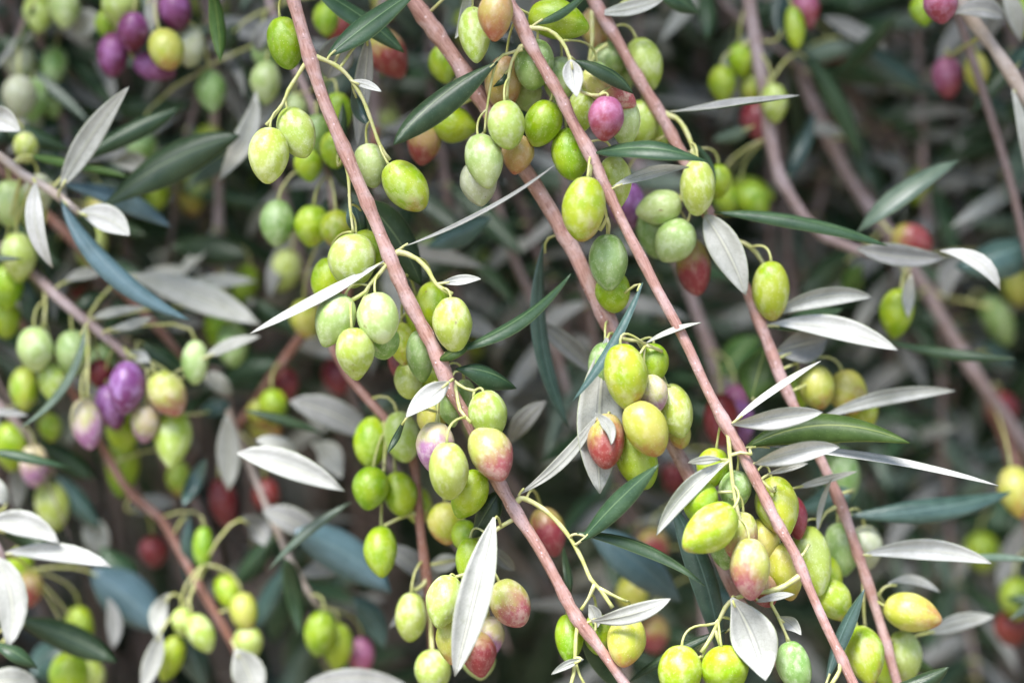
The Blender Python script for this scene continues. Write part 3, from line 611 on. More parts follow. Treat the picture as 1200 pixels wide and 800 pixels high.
E.l((940, 60, 1010, 190, 26, 'Td', 8, 25, 10, 1), (880, 150, 835, 165, 18, 'Tm', 2, 20, 9, 1), (920, 215, 955, 130, 20, 'Tb', 2, 30, 10, 1), (915, 45, 925, -20, 26, 'Tb', 2, 25, 9.5, 1))

F = Br('olive_branch', 'blurred pinkish grey branch slanting down across the upper right to the right edge', 'branch', 'lilac',
  [(895, -20, 14, 8.58), (930, 68, 14, 8.58), (950, 118, 14, 8.58), (970, 163, 14, 8.58), (988, 197, 14, 8.19), (1005, 225, 14, 8.19), (1024, 250, 14, 8.19), (1052, 288, 14, 8.19), (1088, 343, 14, 8.19), (1118, 396, 14, 8.58), (1138, 430, 14, 8.58), (1162, 465, 14, 8.58), (1190, 505, 14.5, 8.19), (1240, 580, 15, 7.80)])
F.s_((3, 13, (1052, 288), (1062, 318), (1060, 335)), (3, 13.6, (1088, 343), (1120, 350), (1162, 360)))
F.o((1052, 366, 58, 41, 98, 'bg', 6.4), (1068, 282, 48, 42, 20, 'rd', 9), (1168, 375, 62, 36, 60, 'gg', 15), (1192, 335, 46, 36, 80, 'yo', 15.4), (975, 65, 40, 36, 85, 'dr', 15), (1000, 120, 40, 32, 85, 'dr', 18))
F.l((985, 42, 1100, 112, 34, 'Tb', 4, 20, 12, 1), (1005, 272, 1124, 188, 26, 'Tm', 6, 40, 5, 0.6), (1004, 292, 1108, 302, 30, 'Uk', -7, 8, 4.4, 0.3), (1102, 294, 1172, 340, 23, 'Uw', 10, 14, 3.6, -0.6), (1120, 312, 1225, 278, 46, 'Tb', 0, 26, 8, 1), (1068, 322, 1064, 372, 18, 'Us', 2, 10, 5.6, 0),
    (1000, 300, 935, 345, 34, 'Td', 4, 20, 12, 1), (1010, 310, 985, 350, 26, 'Tg', 2, 20, 11, 1), (1130, 95, 1190, 148, 24, 'Tb', 3, 20, 11, 1), (990, 160, 940, 150, 20, 'Us', 2, 20, 12, 1), (1110, 350, 1130, 300, 30, 'Uk', 4, 20, 13, 1), (1080, 340, 1040, 400, 24, 'Td', 4, 20, 13, 1), (1150, 410, 1190, 430, 30, 'Tb', 4, 20, 14, 1))

G = Br('olive_branch', 'pale pink branch cutting the top right corner under the pinkish purple olive', 'branch', 'pale',
  [(1095, -70, 5, 8), (1120, -10, 5, 8), (1143, 28, 5, 8), (1164, 55, 5, 8), (1182, 82, 5, 8.4), (1200, 112, 5, 8.2), (1235, 165, 5.2, 8)])
G.s_((2.6, 3.2, (1118, -12), (1108, -20), (1103, -14)), (2.4, 9, (1150, 40), (1130, 55), (1113, 66)))
G.o((1102, 6, 42, 42, 85, 'pk', 3.0), (1110, 90, 48, 36, 85, 'pk', 10), (1082, 12, 36, 30, 85, 'bg', 7), (1145, 84, 46, 30, 85, 'yo', 9))
G.l((1118, 16, 1178, 22, 28, 'Uk', 5, 15, 4.4, 0.3), (1186, 105, 1203, 215, 18, 'Us', 3, 20, None, 0.3), (1178, -15, 1196, 50, 26, 'Us', -2, 14, 6, 0.5), (1040, 60, 965, 20, 24, 'Uk', 4, 14, 11, 1), (1105, 70, 1090, 110, 40, 'Uk', 4, 14, 12, 1), (1190, 80, 1215, 50, 30, 'Tb', 2, 20, 7, 1))

H = Br('olive_branch', 'short pale twig at the upper left with silver and dark green leaves', 'branch', 'pale',
  [(-60, 150, 5.4, 5.5), (0, 183, 5, 5.2), (25, 203, 5, 5.2), (50, 217, 4.9, 5.2), (70, 231, 4.8, 5), (93, 249, 4.6, 4.4)])
H.o((30, 172, 36, 30, 85, 'lg', 6.4), (12, 238, 56, 42, 88, 'pg', 7.4), (46, 225, 44, 34, 85, 'wh', 6.4), (21, 300, 56, 42, 88, 'lg', 7), (8, 335, 52, 40, 88, 'bg', 8), (6, 372, 48, 38, 85, 'bg', 9), (38, 252, 40, 32, 85, 'lg', 8))
H.l((71, 220, 151, 102, 32, 'Us', 7, 14, 3.8, -1.0), (92, 190, 212, 126, 26, 'Td', 9, 26, 5.4, 0.6), (42, 214, 62, 314, 26, 'Uw', -5, 10, 4.2, -0.4), (93, 249, 152, 276, 36, 'Uw', 5, 4, 4.2, -0.8), (72, 234, 224, 376, 24, 'Ts', -14, 22, 4.6, -0.6), (118, 244, 281, 159, 46, 'Td', 7, 20, 5.2, -0.4),
    (66, 214, 200, 266, 24, 'Ts', 10, 25, 6, 0.5), (28, 181, 152, 208, 12, 'Tg', 3, 40, 5.2, 0.3), (-25, 132, 24, 154, 34, 'Uw', 5, 10, 3.6, -0.3), (0, 148, 82, 178, 24, 'Td', 6, 22, 6.4, 0.6), (90, 248, 112, 285, 16, 'Td', 2, 22, 5.6, 0.5), (130, 190, 180, 195, 26, 'Us', 3, 14, 7, 0.5))

I = Br('olive_branch', 'lilac twig at the left with a bright purple olive hanging among green ones', 'branch', 'lilac',
  [(-30, 262, 8.4, 6), (15, 298, 8, 6), (42, 323, 7.6, 6), (62, 343, 7.2, 5.8), (100, 376, 7, 5.6), (136, 405, 6.8, 5.2), (158, 428, 6.6, 4.4)])
I.s_((2.4, 6.4, (100, 377), (103, 400), (103, 430), (102, 465)), (2.4, 7, (50, 332), (53, 352), (52, 378)), (2.6, 6.4, (150, 420), (165, 428), (178, 436)), (2.4, 6.8, (136, 405), (150, 410), (200, 440), (205, 480)))
I.o((41, 408, 52, 42, 88, 'pg', 6.8), (85, 413, 54, 42, 88, 'gg', 7.2), (62, 446, 46, 36, 85, 'lg', 7.6), (28, 455, 50, 34, 85, 'yg', 8.4), (101, 496, 60, 38, 78, 'mv', 6.2), (148, 453, 62, 43, 95, 'pu', 6.2), (131, 476, 54, 36, 75, 'pu', 7.6), (117, 437, 34, 30, 85, 'dr', 8),
    (196, 461, 56, 45, 62, 'bl', 6.2), (170, 495, 46, 34, 95, 'mv', 6.8), (203, 512, 66, 46, 92, 'lg', 7.4), (229, 424, 52, 32, 90, 'pg', 6.8), (272, 404, 52, 38, 85, 'gg', 9))
I.l((150, 322, 305, 380, 40, 'Us', 9, 12, 8, -0.4), (100, 383, 24, 501, 13, 'Tm', -12, 40, 5.4, -0.6), (-20, 484, 34, 487, 10, 'Um', 1, 25, 6, 0), (-20, 528, 82, 548, 13, 'Td', 3, 35, 5.6, 0), (110, 372, 172, 360, 12, 'Us', 2, 20, None, -0.4), (130, 385, 178, 372, 14, 'Us', -3, 16, 6.2, -0.4), (75, 330, 120, 322, 16, 'Us', 3, 16, 7.6, 0.4), (165, 400, 225, 450, 26, 'Td', 5, 20, 8, 0.6),
    (240, 419, 305, 394, 16, 'Us', 3, 12, 6.4, -0.4), (150, 415, 176, 425, 18, 'Us', 2, 12, 6, 0), (85, 362, 130, 345, 24, 'Td', 3, 22, 8, 0.6), (30, 325, 34, 380, 20, 'Tb', 2, 20, 9, 0.6), (215, 592, 242, 538, 20, 'Tb', 4, 20, 7.5, 0.3), (240, 440, 272, 462, 24, 'Us', 3, 12, 8.5, 0.3), (235, 485, 270, 475, 22, 'Tb', 4, 22, 8.5, 0.3))

J = Br('olive_branch', 'thin stem at the top left with purple olives round one whitish yellow olive', 'branch', 'pale',
  [(176, -110, 7.6, 5), (180, -40, 7.4, 4.8), (181, 0, 7.2, 4.4), (182, 18, 7.1, 4), (183, 30, 7, 3.6)])
J.s_((2.0, 8.8, (181, -10), (214, 14), (238, 50), (245, 78)), (1.8, 7.4, (181, -20), (120, -6), (80, -24)))
J.o((156, 37, 46, 37, 95, 'pm', 7), (133, 64, 54, 36, 92, 'pm', 7.8), (206, 12, 48, 40, 80, 'pm', 7.4), (194, 58, 50, 42, 70, 'yo', 6.4), (180, 78, 50, 36, 20, 'pm', 8), (223, 54, 50, 34, 88, 'wh', 8), (143, 6, 54, 46, 90, 'lg', 7.4), (126, 28, 36, 28, 85, 'bg', 8.6), (247, 106, 50, 36, 82, 'gg', 8.9))
J.l((246, -25, 258, 72, 18, 'Tg', 2, 25, 2.5, 0), (300, 108, 256, 212, 30, 'Us', -9, 10, 6, 0), (120, 20, 88, 40, 40, 'Us', 3, 12, 10, 0.6), (40, 0, 15, 60, 10, 'Tg', 3, 30, 9, 0.6), (172, -5, 178, 40, 14, 'Us', 1, 20, 6.9, 0))

K = Br('olive_branch', 'reddish twig left of the centre bottom with a hanging column of lime green olives', 'branch', 'red',
  [(440, 150, 7, 6), (432, 225, 6.8, 6), (420, 295, 6.5, 6), (402, 362, 6.2, 6), (390, 408, 6, 6), (410, 443, 5.4, 6), (432, 468, 4.8, 5.6), (450, 488, 4.4, 5.2), (468, 510, 4.4, 5.4), (485, 540, 4.4, 6), (491, 600, 4.4, 6), (497, 655, 4.4, 6), (502, 690, 4.4, 6), (506, 760, 4.4, 6), (512, 860, 4.4, 5.6)])
K.s_((2.6, 4, (450, 488), (452, 515), (450, 545)), (2.4, 3.6, (492, 600), (470, 606), (450, 616)), (2.6, 3.8, (500, 672), (496, 685), (484, 692)), (2.4, 3.2, (502, 690), (505, 735), (507, 762)))
K.o((436, 517, 58, 42, 96, 'bg', 4.4), (471, 511, 60, 42, 78, 'lg', 4.2), (434, 571, 50, 43, 98, 'bg', 3.6), (468, 578, 52, 40, 78, 'bg', 4), (447, 645, 57, 40, 88, 'bg', 3.4), (481, 722, 58, 38, 92, 'lg', 3.6), (507, 785, 50, 43, 85, 'lg', 3.2), (490, 592, 44, 34, 80, 'yg', 5.6))
K.l((278, 531, 404, 575, 36, 'Uw', 8, 12, 4, -0.4), (345, 622, 458, 694, 48, 'Ts', 9, 16, 7, 0.6), (315, 667, 412, 588, 13, 'Tm', 8, 32, 5, 0.4), (335, 655, 352, 745, 22, 'Td', 3, 22, 7, 0.6), (308, 598, 388, 637, 34, 'Uk', 5, 12, 8, 0.6), (286, 480, 378, 508, 13, 'Td', 5, 30, 6.6, 0.4), (352, 806, 485, 808, 24, 'Uk', 11, 16, 5.6, 0.2), (300, 515, 350, 530, 24, 'Us', 4, 12, 7, 0.6), (265, 485, 268, 575, 32, 'Us', 2, 10, 8, 0.4), (340, 470, 440, 515, 40, 'Uk', 6, 14, 8, 0.6), (400, 560, 365, 520, 36, 'Us', 3, 14, 9, 0.6), (540, 655, 505, 665, 24, 'Us', 2, 12, 5.4, 0.5), (452, 640, 520, 690, 30, 'Uk', 3, 20, 7, 0.5))

L = Br('olive_branch', 'twig at the bottom left edge with broad white undersides of leaves and a red olive', 'branch', 'lilac',
  [(-70, 560, 5, 5.5), (-30, 602, 4.6, 5.2), (-8, 632, 4.4, 5), (2, 650, 4.4, 4.6), (10, 690, 5, 4), (20, 730, 6, 3.6)])
L.s_((2, 8, (2, 650), (22, 655), (34, 668)))
L.o((35, 689, 42, 30, 88, 'rd', 8), (92, 737, 56, 36, 92, 'bg', 10), (82, 790, 54, 46, 85, 'bg', 8.6), (105, 792, 40, 34, 85, 'lg', 10), (25, 660, 40, 30, 85, 'bg', 9.6))
L.l((-12, 612, 70, 637, 34, 'Uw', 9, 10, 4.2, 0), (4, 648, 131, 664, 25, 'Uw', 5, 10, None, -0.3), (-4, 620, 60, 645, 26, 'Td', 3, 22, 5, 0.4), (-6, 652, 9, 760, 44, 'Us', 10, 8, None, -0.4), (-6, 752, 44, 783, 16, 'Td', 4, 40, 3.6, 0), (18, 727, 136, 775, 34, 'Td', 7, 22, 6, 0.4), (106, 668, 192, 742, 56, 'Ts', 7, 12, 9.4, 0.5), (-20, 800, 45, 800, 34, 'Us', 6, 12, 5, 0), (40, 790, 90, 770, 60, 'Tb', 5, 18, 9.6, 0.5), (98, 600, 118, 655, 34, 'Us', 3, 12, 11, 0.5), (10, 590, -20, 560, 30, 'Us', 2, 12, 6, 0.5))

M = Br('olive_branch', 'blurred mauve twig near the bottom left with small green olives and one yellow', 'branch', 'red',
  [(-50, 300, 10.4, 5), (30, 385, 10.4, 5), (92, 470, 10.2, 5), (130, 542, 10, 5.2), (155, 580, 9.6, 5.2), (188, 606, 9.4, 5), (214, 652, 9, 5.6), (233, 685, 8.6, 5.4), (252, 718, 8.4, 5.2), (272, 752, 8.4, 5), (300, 820, 8.4, 5)])
M.s_((2.2, 8, (230, 682), (222, 700), (216, 712)), (2, 8, (232, 680), (240, 665), (239, 660)))
M.o((210, 560, 40, 30, 90, 'yg', 11), (142, 545, 70, 40, 90, 'bg', 11), (145, 505, 44, 40, 85, 'bg', 9), (238, 640, 48, 24, 92, 'bg', 8.2), (214, 728, 34, 26, 85, 'lg', 7.6), (235, 741, 48, 32, 62, 'lg', 7.4), (265, 692, 40, 30, 70, 'bg', 8.6), (286, 716, 44, 34, 80, 'yo', 8), (291, 753, 42, 34, 85, 'lg', 8), (201, 770, 56, 32, 110, 'bg', 8.4), (218, 765, 40, 30, 70, 'bg', 9.2), (180, 645, 38, 34, 85, 'dr', 11.5))
M.l((198, 695, 182, 745, 26, 'Us', 3, 10, 7.6, 0), (188, 740, 166, 812, 26, 'Us', -2, 10, 7.2, 0), (276, 760, 300, 822, 44, 'Us', 3, 8, 6.4, 0), (212, 735, 240, 812, 34, 'Tb', 2, 18, 9, 0.4), (222, 602, 222, 690, 22, 'Tb', 2, 20, 9, 0.4), (160, 690, 118, 640, 36, 'Td', 2, 20, 10.6, 0.4), (285, 605, 310, 640, 34, 'Uk', 3, 12, 8, 0.4), (132, 760, 126, 700, 20, 'Um', 3, 20, 9, 0.4), (415, 700, 450, 760, 30, 'Tb', 8, 16, 9, 0.4), (150, 600, 205, 590, 26, 'Uk', 3, 12, 10.5, 0.4))

N = Br('olive_branch', 'blurred twig behind the leftmost sharp branch bearing soft green olives in a row', 'branch', 'lilac',
  [(300, -60, 10, 5), (318, 10, 9.6, 5), (338, 65, 9, 4.8), (360, 110, 8, 4.6), (376, 155, 7, 4.4), (385, 205, 6.2, 4.2), (390, 250, 6, 3.6)])
N.o((395, 30, 40, 34, 85, 'rd', 9), (325, 261, 54, 42, 90, 'gg', 6), (366, 264, 48, 43, 95, 'bg', 5.6), (395, 268, 44, 40, 85, 'yg', 5.4), (358, 372, 46, 36, 85, 'yo', 8), (312, 96, 50, 36, 90, 'pg', 7.4), (395, 133, 52, 34, 90, 'bg', 4.6), (392, 175, 44, 34, 85, 'bg', 4.8), (362, 192, 40, 34, 85, 'bg', 5.6), (372, 155, 44, 34, 88, 'gg', 5.4), (382, 22, 40, 30, 85, 'bg', 7), (345, 130, 40, 30, 85, 'pg', 8), (312, 62, 44, 34, 80, 'gg', 8.4), (165, 172, 40, 36, 90, 'gg', 10))
N.l((345, 110, 300, 150, 22, 'Uk', 3, 14, 8, 0.4), (300, 60, 330, 20, 22, 'Uk', 3, 14, 8, 0.4), (380, 190, 440, 230, 26, 'Td', 3, 20, 6, 0.4), (280, 30, 250, 65, 26, 'Td', 3, 20, 9, 0.4), (386, 230, 360, 300, 20, 'Td', 3, 20, 6.5, 0.4), (200, 290, 290, 300, 36, 'Td', 6, 15, 11, 0.4), (300, 330, 200, 345, 20, 'Us', 5, 14, 10, 0.4))

O_ = Br('olive_branch', 'dim red brown twig sloping upward left of the lime green olive column', 'branch', 'red',
  [(420, 290, 6.9, 5.2), (400, 335, 8, 5.2), (372, 372, 9.4, 5.2), (352, 395, 10, 5.4), (330, 425, 10, 5.4), (303, 462, 10, 5.2), (278, 502, 10.5, 4.6), (262, 540, 11, 3.6)])
O_.l((330, 425, 255, 450, 26, 'Td', 4, 18, 11, 0.4), (352, 395, 300, 350, 24, 'Td', 4, 18, 11, 0.4), (345, 405, 420, 420, 26, 'Uk', 4, 14, 11, 0.4))
O_.o((262, 588, 60, 34, 80, 'dr', 10.5), (312, 580, 40, 34, 85, 'dr', 10), (320, 475, 40, 34, 85, 'bg', 9.6), (304, 482, 34, 30, 85, 'yo', 10), (310, 502, 40, 30, 10, 'yo', 10.5), (335, 450, 40, 30, 85, 'dr', 11), (395, 440, 44, 36, 85, 'dr', 12))

Q = Br('olive_branch', 'reddish twig behind the silver leaf at the upper left, running down to the lilac twig', 'branch', 'red',
  [(-60, 150, 11, 6), (20, 215, 10.6, 6), (50, 248, 10.4, 6), (78, 275, 10.2, 6), (106, 305, 10, 5.6), (150, 348, 10, 5.4), (186, 385, 10, 5.2), (220, 425, 10.4, 5)])
Q.l((120, 318, 180, 330, 22, 'Td', 4, 18, 10.4, 0.4), (150, 348, 120, 400, 22, 'Td', 4, 18, 10.4, 0.4), (186, 385, 240, 380, 24, 'Uk', 4, 14, 10.4, 0.4), (70, 270, 60, 330, 24, 'Td', 4, 18, 10.8, 0.4))

R_ = Br('olive_branch', 'blurred dark branch at the right edge beside the lone lime and orange olive', 'branch', 'red',
  [(1158, 458, 14.2, 9), (1172, 500, 14.4, 9), (1195, 560, 14.5, 9), (1215, 640, 14, 8), (1222, 740, 13, 7), (1225, 830, 13, 6)])
R_.o((1190, 575, 58, 42, 82, 'yo', 8.5), (1191, 700, 50, 40, 85, 'bg', 12), (1150, 645, 44, 40, 85, 'bg', 17), (1186, 735, 44, 40, 85, 'dr', 13), (1174, 480, 44, 40, 85, 'dr', 15))
R_.l((1200, 530, 1150, 540, 24, 'Tb', 4, 20, 15, 0.5), (1205, 560, 1165, 620, 26, 'Td', 4, 20, 14, 0.5), (1215, 600, 1170, 690, 26, 'Uk', 4, 14, 14, 0.5))

T_ = Br('olive_branch', 'blurred lilac branch behind the purple olive pair at the right of the central cluster', 'branch', 'lilac',
  [(700, 80, 13.5, 8.00), (735, 170, 13.4, 8.00), (768, 240, 13.2, 8.00), (800, 320, 13, 8.00), (822, 380, 13, 8.00), (842, 440, 13, 8.00), (850, 500, 13, 8.00), (838, 560, 13, 7.20), (828, 640, 13, 7.60), (825, 700, 13, 7.60), (830, 800, 13, 7.20)])
T_.o((846, 492, 62, 42, 90, 'dr', 7.5), (868, 496, 52, 32, 90, 'pu', 8), (862, 470, 40, 30, 90, 'pk', 9), (765, 640, 44, 38, 85, 'rd', 11), (742, 695, 44, 38, 85, 'yo', 10), (766, 742, 44, 40, 85, 'rd', 11), (790, 560, 36, 30, 85, 'dr', 13))
T_.l((842, 440, 890, 395, 40, 'Tg', 4, 25, 11, 0.5), (828, 640, 770, 600, 30, 'Tb', 4, 20, 12, 0.5), (826, 690, 890, 735, 34, 'Tb', 4, 18, 12, 0.5), (828, 760, 770, 745, 26, 'Td', 4, 18, 12, 0.5), (850, 500, 800, 470, 26, 'Td', 4, 18, 13, 0.5), (835, 580, 780, 520, 28, 'Uk', 4, 18, 12, 0.5))
S1 = Br('olive_branch', 'blurred twig in the top left corner with whitish green olives', 'branch', 'lilac',
  [(70, -140, 11, 5), (60, -60, 10.8, 4.6), (40, 0, 10.6, 4.4), (22, 45, 11, 4), (14, 85, 11, 3.6), (26, 120, 11.6, 3)])
S1.o((22, 112, 50, 40, 90, 'wh', 10), (22, 70, 44, 36, 90, 'wh', 11), (36, 140, 44, 34, 90, 'wh', 12), (75, 8, 50, 38, 85, 'pg', 10), (45, 15, 46, 36, 85, 'lg', 10.5))
S1.l((40, 0, 110, 60, 26, 'Uk', 4, 14, 11.4, 0.4), (22, 45, -40, 90, 26, 'Td', 4, 18, 11.4, 0.4), (22, 60, 90, 130, 26, 'Tb', 4, 18, 12, 0.4), (18, 95, 80, 170, 30, 'Td', 4, 18, 12, 0.4), (50, -30, 130, 0, 26, 'Td', 4, 18, 11, 0.4))
U1 = Br('olive_branch', 'blurred twig at the left edge under the silvery leaf tips with lime and mauve olives', 'branch', 'lilac',
  [(-70, 380, 9.6, 5), (-30, 440, 9.4, 4.6), (5, 480, 9.2, 4.2), (36, 515, 9.4, 3.8), (62, 555, 10, 3)])
U1.o((40, 545, 50, 34, 90, 'mv', 9), (12, 522, 56, 42, 88, 'bg', 9), (60, 592, 60, 40, 80, 'lg', 10), (58, 500, 34, 28, 80, 'yg', 10))
U1.l((5, 480, 70, 470, 22, 'Td', 4, 18, 9.6, 0.4), (36, 515, 110, 560, 28, 'Td', 4, 18, 10, 0.4), (36, 515, 20, 600, 26, 'Uk', 4, 12, 10, 0.4), (62, 555, 120, 620, 26, 'Tb', 4, 18, 10.4, 0.4), (-20, 450, -10, 530, 24, 'Us', 4, 18, 9.6, 0.4))
V1 = Br('olive_branch', 'blurred thin twig low left of centre ending in two lime olives side by side', 'branch', 'pale',
  [(262, 470, 10.4, 4.4), (296, 555, 9.6, 4.2), (326, 625, 9, 4), (350, 675, 8.6, 3.6), (374, 712, 8.4, 3)])
V1.o((375, 741, 54, 38, 100, 'bg', 8), (396, 756, 54, 36, 92, 'bg', 8.4), (424, 768, 46, 30, 90, 'pk', 10))
V1.l((326, 625, 270, 690, 26, 'Td', 4, 18, 9.6, 0.4), (350, 675, 430, 660, 26, 'Uk', 4, 14, 9.2, 0.4), (340, 655, 300, 740, 24, 'Tb', 4, 18, 9.2, 0.4))
FG = {A.name}
for b in BR:
    b.fine = b in (A, B, C, D, H)

# ------------------------------------------------------------------ more sprigs of the same tree, deeper in and out of focus
def sprig(x, y, dz, rr, length, lean, nol, label, group):
    k = 95.0 / (95 + dz); pts = []; px, py = x, y; a = math.radians(90 + lean); n = 7
    ux = x + (y + 170) * rr.uniform(-0.5, 0.1)
    if y > -150:
        m0 = max(2, int((y + 170) / 90))
        for i in range(m0):
            f = i / m0; pts.append((ux + (x - ux) * f + rr.uniform(-6, 6), -170 + (y + 170) * f, dz - 1.5 * (1 - f), 6.6 * k))
    up0 = len(pts)
    for i in range(n + 1):
        pts.append((px, py, dz + rr.uniform(-.3, .3) + i * 0.2, (6.0 - 3.0 * i / n) * k * rr.uniform(.9, 1.1)))
        px += math.cos(a) * length / n; py += math.sin(a) * length / n; a += math.radians(rr.uniform(-9, 9))
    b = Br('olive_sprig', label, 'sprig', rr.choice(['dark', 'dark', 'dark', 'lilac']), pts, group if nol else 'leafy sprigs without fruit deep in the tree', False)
    if not nol: b.label = 'out of focus olive sprig of leaves only, deep in the shade behind the front branches'; pts = pts[up0:]
    m = int(length / (27 * k))
    for i in range(m):
        u = (i + 0.6) / m; j = min(n - 1, int(u * n)); f = u * n - j
        cx = pts[j][0] * (1 - f) + pts[j + 1][0] * f; cy = pts[j][1] * (1 - f) + pts[j + 1][1] * f
        base = math.atan2(pts[j + 1][1] - pts[j][1], pts[j + 1][0] - pts[j][0])
        for sgn in (-1, 1):
            if rr.random() < 0.14: continue
            an = base + sgn * math.radians(rr.uniform(22, 88)); ll = rr.uniform(85, 165) * k
            under = rr.random() < 0.36
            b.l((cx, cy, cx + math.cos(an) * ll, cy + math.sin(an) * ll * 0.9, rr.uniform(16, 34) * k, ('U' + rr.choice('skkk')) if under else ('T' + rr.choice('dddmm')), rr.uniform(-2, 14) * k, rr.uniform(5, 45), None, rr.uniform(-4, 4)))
    for i in range(nol):
        u = rr.uniform(0.15, 0.95); j = min(n - 1, int(u * n)); f = u * n - j
        cx = pts[j][0] * (1 - f) + pts[j + 1][0] * f; cy = pts[j][1] * (1 - f) + pts[j + 1][1] * f
        W = rr.uniform(36, 44) * k
        b.o((cx + rr.uniform(-42, 42) * k, cy + rr.uniform(38, 70) * k, W * rr.uniform(1.25, 1.45), W, rr.uniform(70, 110), rr.choice(['bg', 'bg', 'bg', 'lg', 'lg', 'yg', 'gg', 'gg', 'yo', 'dr']), dz + rr.uniform(-2, 2)))
    return b
rr = random.Random(2024)
GRP = 'out of focus sprigs deep in the tree'
LAB = 'out of focus olive sprig with fruit hanging deep in the shade behind the front branches'
cells = []
for j in range(6):
    for i in range(9): cells.append((i, j))
for i, j in cells:
    dz = rr.uniform(15, 26) if (i + j) % 2 else rr.uniform(26, 50)
    k = (95 + dz) / 95.0
    x = -60 + i * 160 + rr.uniform(-60, 60); y = -150 + j * 150 + rr.uniform(-60, 60)
    left = x < 640
    sprig(x, y, dz, rr, rr.uniform(240, 400) / k * 1.15, rr.uniform(-55, 20), rr.randrange(0, 4) if left else rr.choice([0, 0, 0, 1]), LAB, GRP)

for k_ in range(34):
    x = -40 + (k_ % 9) * 155 + rr.uniform(-60, 60); y = -60 + (k_ // 9) * 215 + rr.uniform(-90, 90)
    dz = rr.uniform(11.5, 17) if x < 900 else rr.uniform(17, 22)
    sprig(x, y, dz, rr, rr.uniform(200, 340), rr.uniform(-50, 15), rr.randrange(1, 5) if x < 560 else rr.choice([0, 0, 1]), LAB, GRP)

for k_ in range(16):
    b_ = sprig(700 + (k_ % 4) * 150 + rr.uniform(-60, 60), -120 + (k_ // 4) * 190 + rr.uniform(-80, 80), rr.uniform(17, 27), rr, rr.uniform(220, 340), rr.uniform(-50, 5), 0, LAB, GRP)
    b_.bark = 'lilac'
for k_ in range(22):
    x = (-420 + rr.uniform(0, 330)) if k_ % 2 else (1270 + rr.uniform(0, 330)); y = -80 + (k_ // 2) * 75
    sprig(x, y, rr.uniform(6, 30), rr, rr.uniform(260, 380), rr.uniform(-30, 15), rr.randrange(0, 4), LAB, GRP)

for b in BR: b.prep()
relax()
for b in BR: build(b)

# ------------------------------------------------------------------ the rest of the crown behind, plus an added shade overhang: leaves and twigs past counting
def stuff_mesh(name, v, f, mats, mi, uv=None):
    me = bpy.data.meshes.new(name)
    v = np.asarray(v, dtype=np.float32); f = np.asarray(f, dtype=np.int32)
    me.vertices.add(len(v)); me.vertices.foreach_set('co', v.ravel())
    n, k = f.shape
    me.loops.add(n * k); me.loops.foreach_set('vertex_index', f.ravel())
    me.polygons.add(n); me.polygons.foreach_set('loop_start', np.arange(0, n * k, k, dtype=np.int32))
    for m in mats: me.materials.append(m)
    me.polygons.foreach_set('material_index', np.asarray(mi, dtype=np.int32))
    me.update(calc_edges=True); me.validate(); return me

def plain(name, a, b, scale, rough=0.5, spec=0.4):
    t = NT(name); tc = t.node('ShaderNodeTexCoord')
    c = t.mix(t.ramp(t.noise(tc.outputs['Object'], scale, 4.0, 0.6), 0.35, 0.65), a, b)
    t.link(c, t.p.inputs['Base Color']); t.p.inputs['Roughness'].default_value = rough
    t.p.inputs['Specular IOR Level'].default_value = spec; return t.m
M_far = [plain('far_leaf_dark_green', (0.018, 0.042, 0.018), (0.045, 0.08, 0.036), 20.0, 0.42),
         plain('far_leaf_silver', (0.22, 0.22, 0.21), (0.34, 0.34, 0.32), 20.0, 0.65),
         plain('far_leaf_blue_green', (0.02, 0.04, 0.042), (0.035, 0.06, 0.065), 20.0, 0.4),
         plain('far_twig', (0.20, 0.14, 0.13), (0.32, 0.25, 0.245), 15.0, 0.7)]
ng = np.random.default_rng(5)
def crown_leaves(n, lo, hi, size):
    c = ng.uniform(lo, hi, (n, 3))
    d = ng.normal(size=(n, 3)); d[:, 2] -= 0.5; d /= np.linalg.norm(d, axis=1)[:, None]
    r = ng.normal(size=(n, 3)); s = np.cross(d, r); s /= np.linalg.norm(s, axis=1)[:, None]
    nn = np.cross(s, d)
    L = ng.uniform(0.045, 0.075, n)[:, None] * size; W = L * ng.uniform(0.17, 0.27, n)[:, None]; B = L * ng.uniform(0.0, 0.12, n)[:, None]
    p = [c, c + d * L * .3 + s * W * .45 - nn * B, c + d * L * .3 - s * W * .45 - nn * B, c + d * L * .68 + s * W * .42 - nn * B, c + d * L * .68 - s * W * .42 - nn * B, c + d * L]
    v = np.stack(p, 1).reshape(-1, 3); o = (np.arange(n) * 6)[:, None]
    t = np.array([[0, 2, 1], [1, 2, 4], [1, 4, 3], [3, 4, 5]])
    f = (o[:, :, None] + t[None]).reshape(-1, 3)
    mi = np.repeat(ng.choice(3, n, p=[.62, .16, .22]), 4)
    return v, f, mi
parts = [crown_leaves(30000, (-0.75, 1.50, 0.75), (0.75, 2.1, 2.3), 1.0), crown_leaves(52000, (-1.7, 1.7, 0.35), (1.7, 3.0, 3.1), 1.25), crown_leaves(14000, (-1.3, 0.98, 1.93), (1.3, 1.8, 2.9), 1.2), crown_leaves(10000, (-1.4, 0.66, 1.90), (1.3, 1.0, 2.9), 1.1)]  # last box: unseen overhang of leaves, added to shade the background
off = 0; V, F_, MI = [], [], []
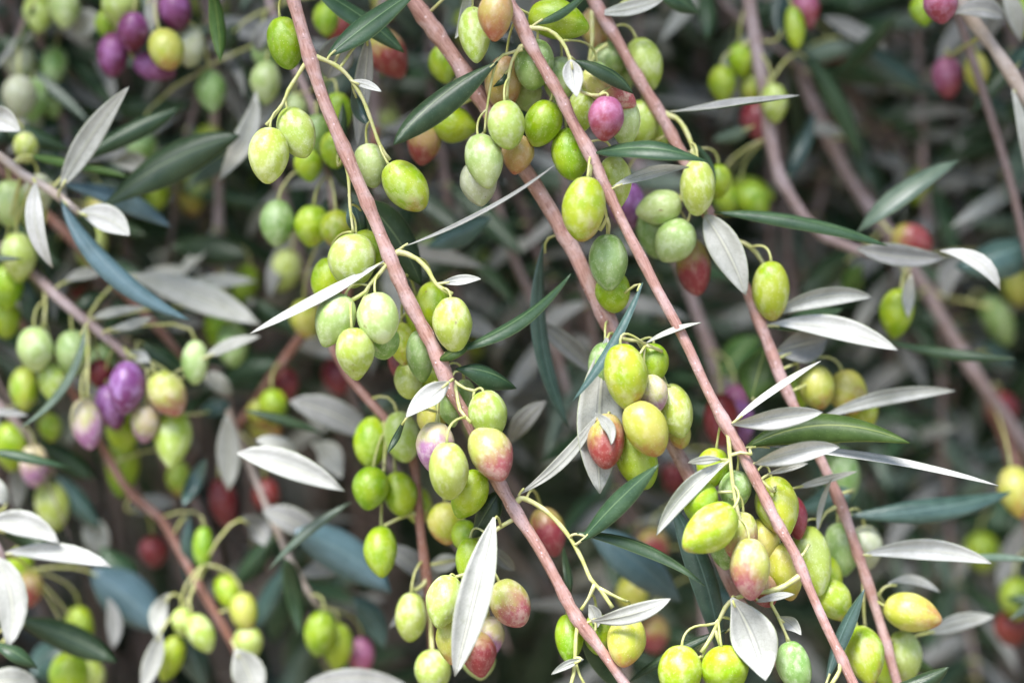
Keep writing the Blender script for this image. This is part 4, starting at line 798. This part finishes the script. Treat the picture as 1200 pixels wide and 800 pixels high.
for v, f, mi in parts:
    V.append(v); F_.append(f + off); MI.append(mi); off += len(v)
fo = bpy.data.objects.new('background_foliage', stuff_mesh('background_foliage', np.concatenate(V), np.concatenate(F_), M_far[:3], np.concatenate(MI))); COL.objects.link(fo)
tagthing(fo, 'dark mass of blurred olive leaves filling the depth of the tree, with added shade overhang', 'foliage', None, 'stuff')
# twigs
tv, tf = [], []; o = 0
for i in range(520):
    p = Vector((ng.uniform(-0.9, 0.9), ng.uniform(1.3, 2.3), ng.uniform(1.0, 2.6)))
    d = Vector((ng.normal() * 0.5 + 0.35, ng.normal() * 0.35, -1)).normalized(); r0 = ng.uniform(0.0012, 0.0042); L = ng.uniform(0.25, 0.6); q = []
    for k in range(6):
        q.append((p.copy(), r0 * (1 - 0.12 * k))); p = p + d * L / 5
        d = (d + Vector((ng.normal(), ng.normal(), ng.normal())) * 0.14).normalized()
    v, f, uv = tube(q, 6, Vector((0, 0, 0)))
    tv += [tuple(x) for x in v]; tf += [tuple(a + o for a in ff) for ff in f if len(ff) == 4]; o += len(v)
tw = bpy.data.objects.new('background_twigs', stuff_mesh('background_twigs', tv, tf, [M_far[3]], [0] * len(tf))); COL.objects.link(tw)
tagthing(tw, 'tangle of blurred pinkish grey twigs in the depth of the tree', 'twigs', None, 'stuff')

# ------------------------------------------------------------------ ground under the tree
gm = plain('dry_ground', (0.15, 0.12, 0.085), (0.22, 0.19, 0.13), 3.0, 0.9, 0.2)
gv, gf = [], []; N_ = 60
def gx(i): t = i / N_ * 2 - 1; return math.copysign(abs(t) ** 3 * 150 + abs(t) * 4, t)
for j in range(N_ + 1):
    for i in range(N_ + 1):
        x, y = gx(i), gx(j); gv.append((x, y, 0.05 * math.sin(x * 1.3 + y) * math.cos(y * 0.9) if abs(x) + abs(y) < 40 else 0))
for j in range(N_):
    for i in range(N_):
        a = j * (N_ + 1) + i; gf.append((a, a + 1, a + N_ + 2, a + N_ + 1))
g = bpy.data.objects.new('ground', new_mesh('ground', gv, gf, [gm])); COL.objects.link(g); g['kind'] = 'structure'
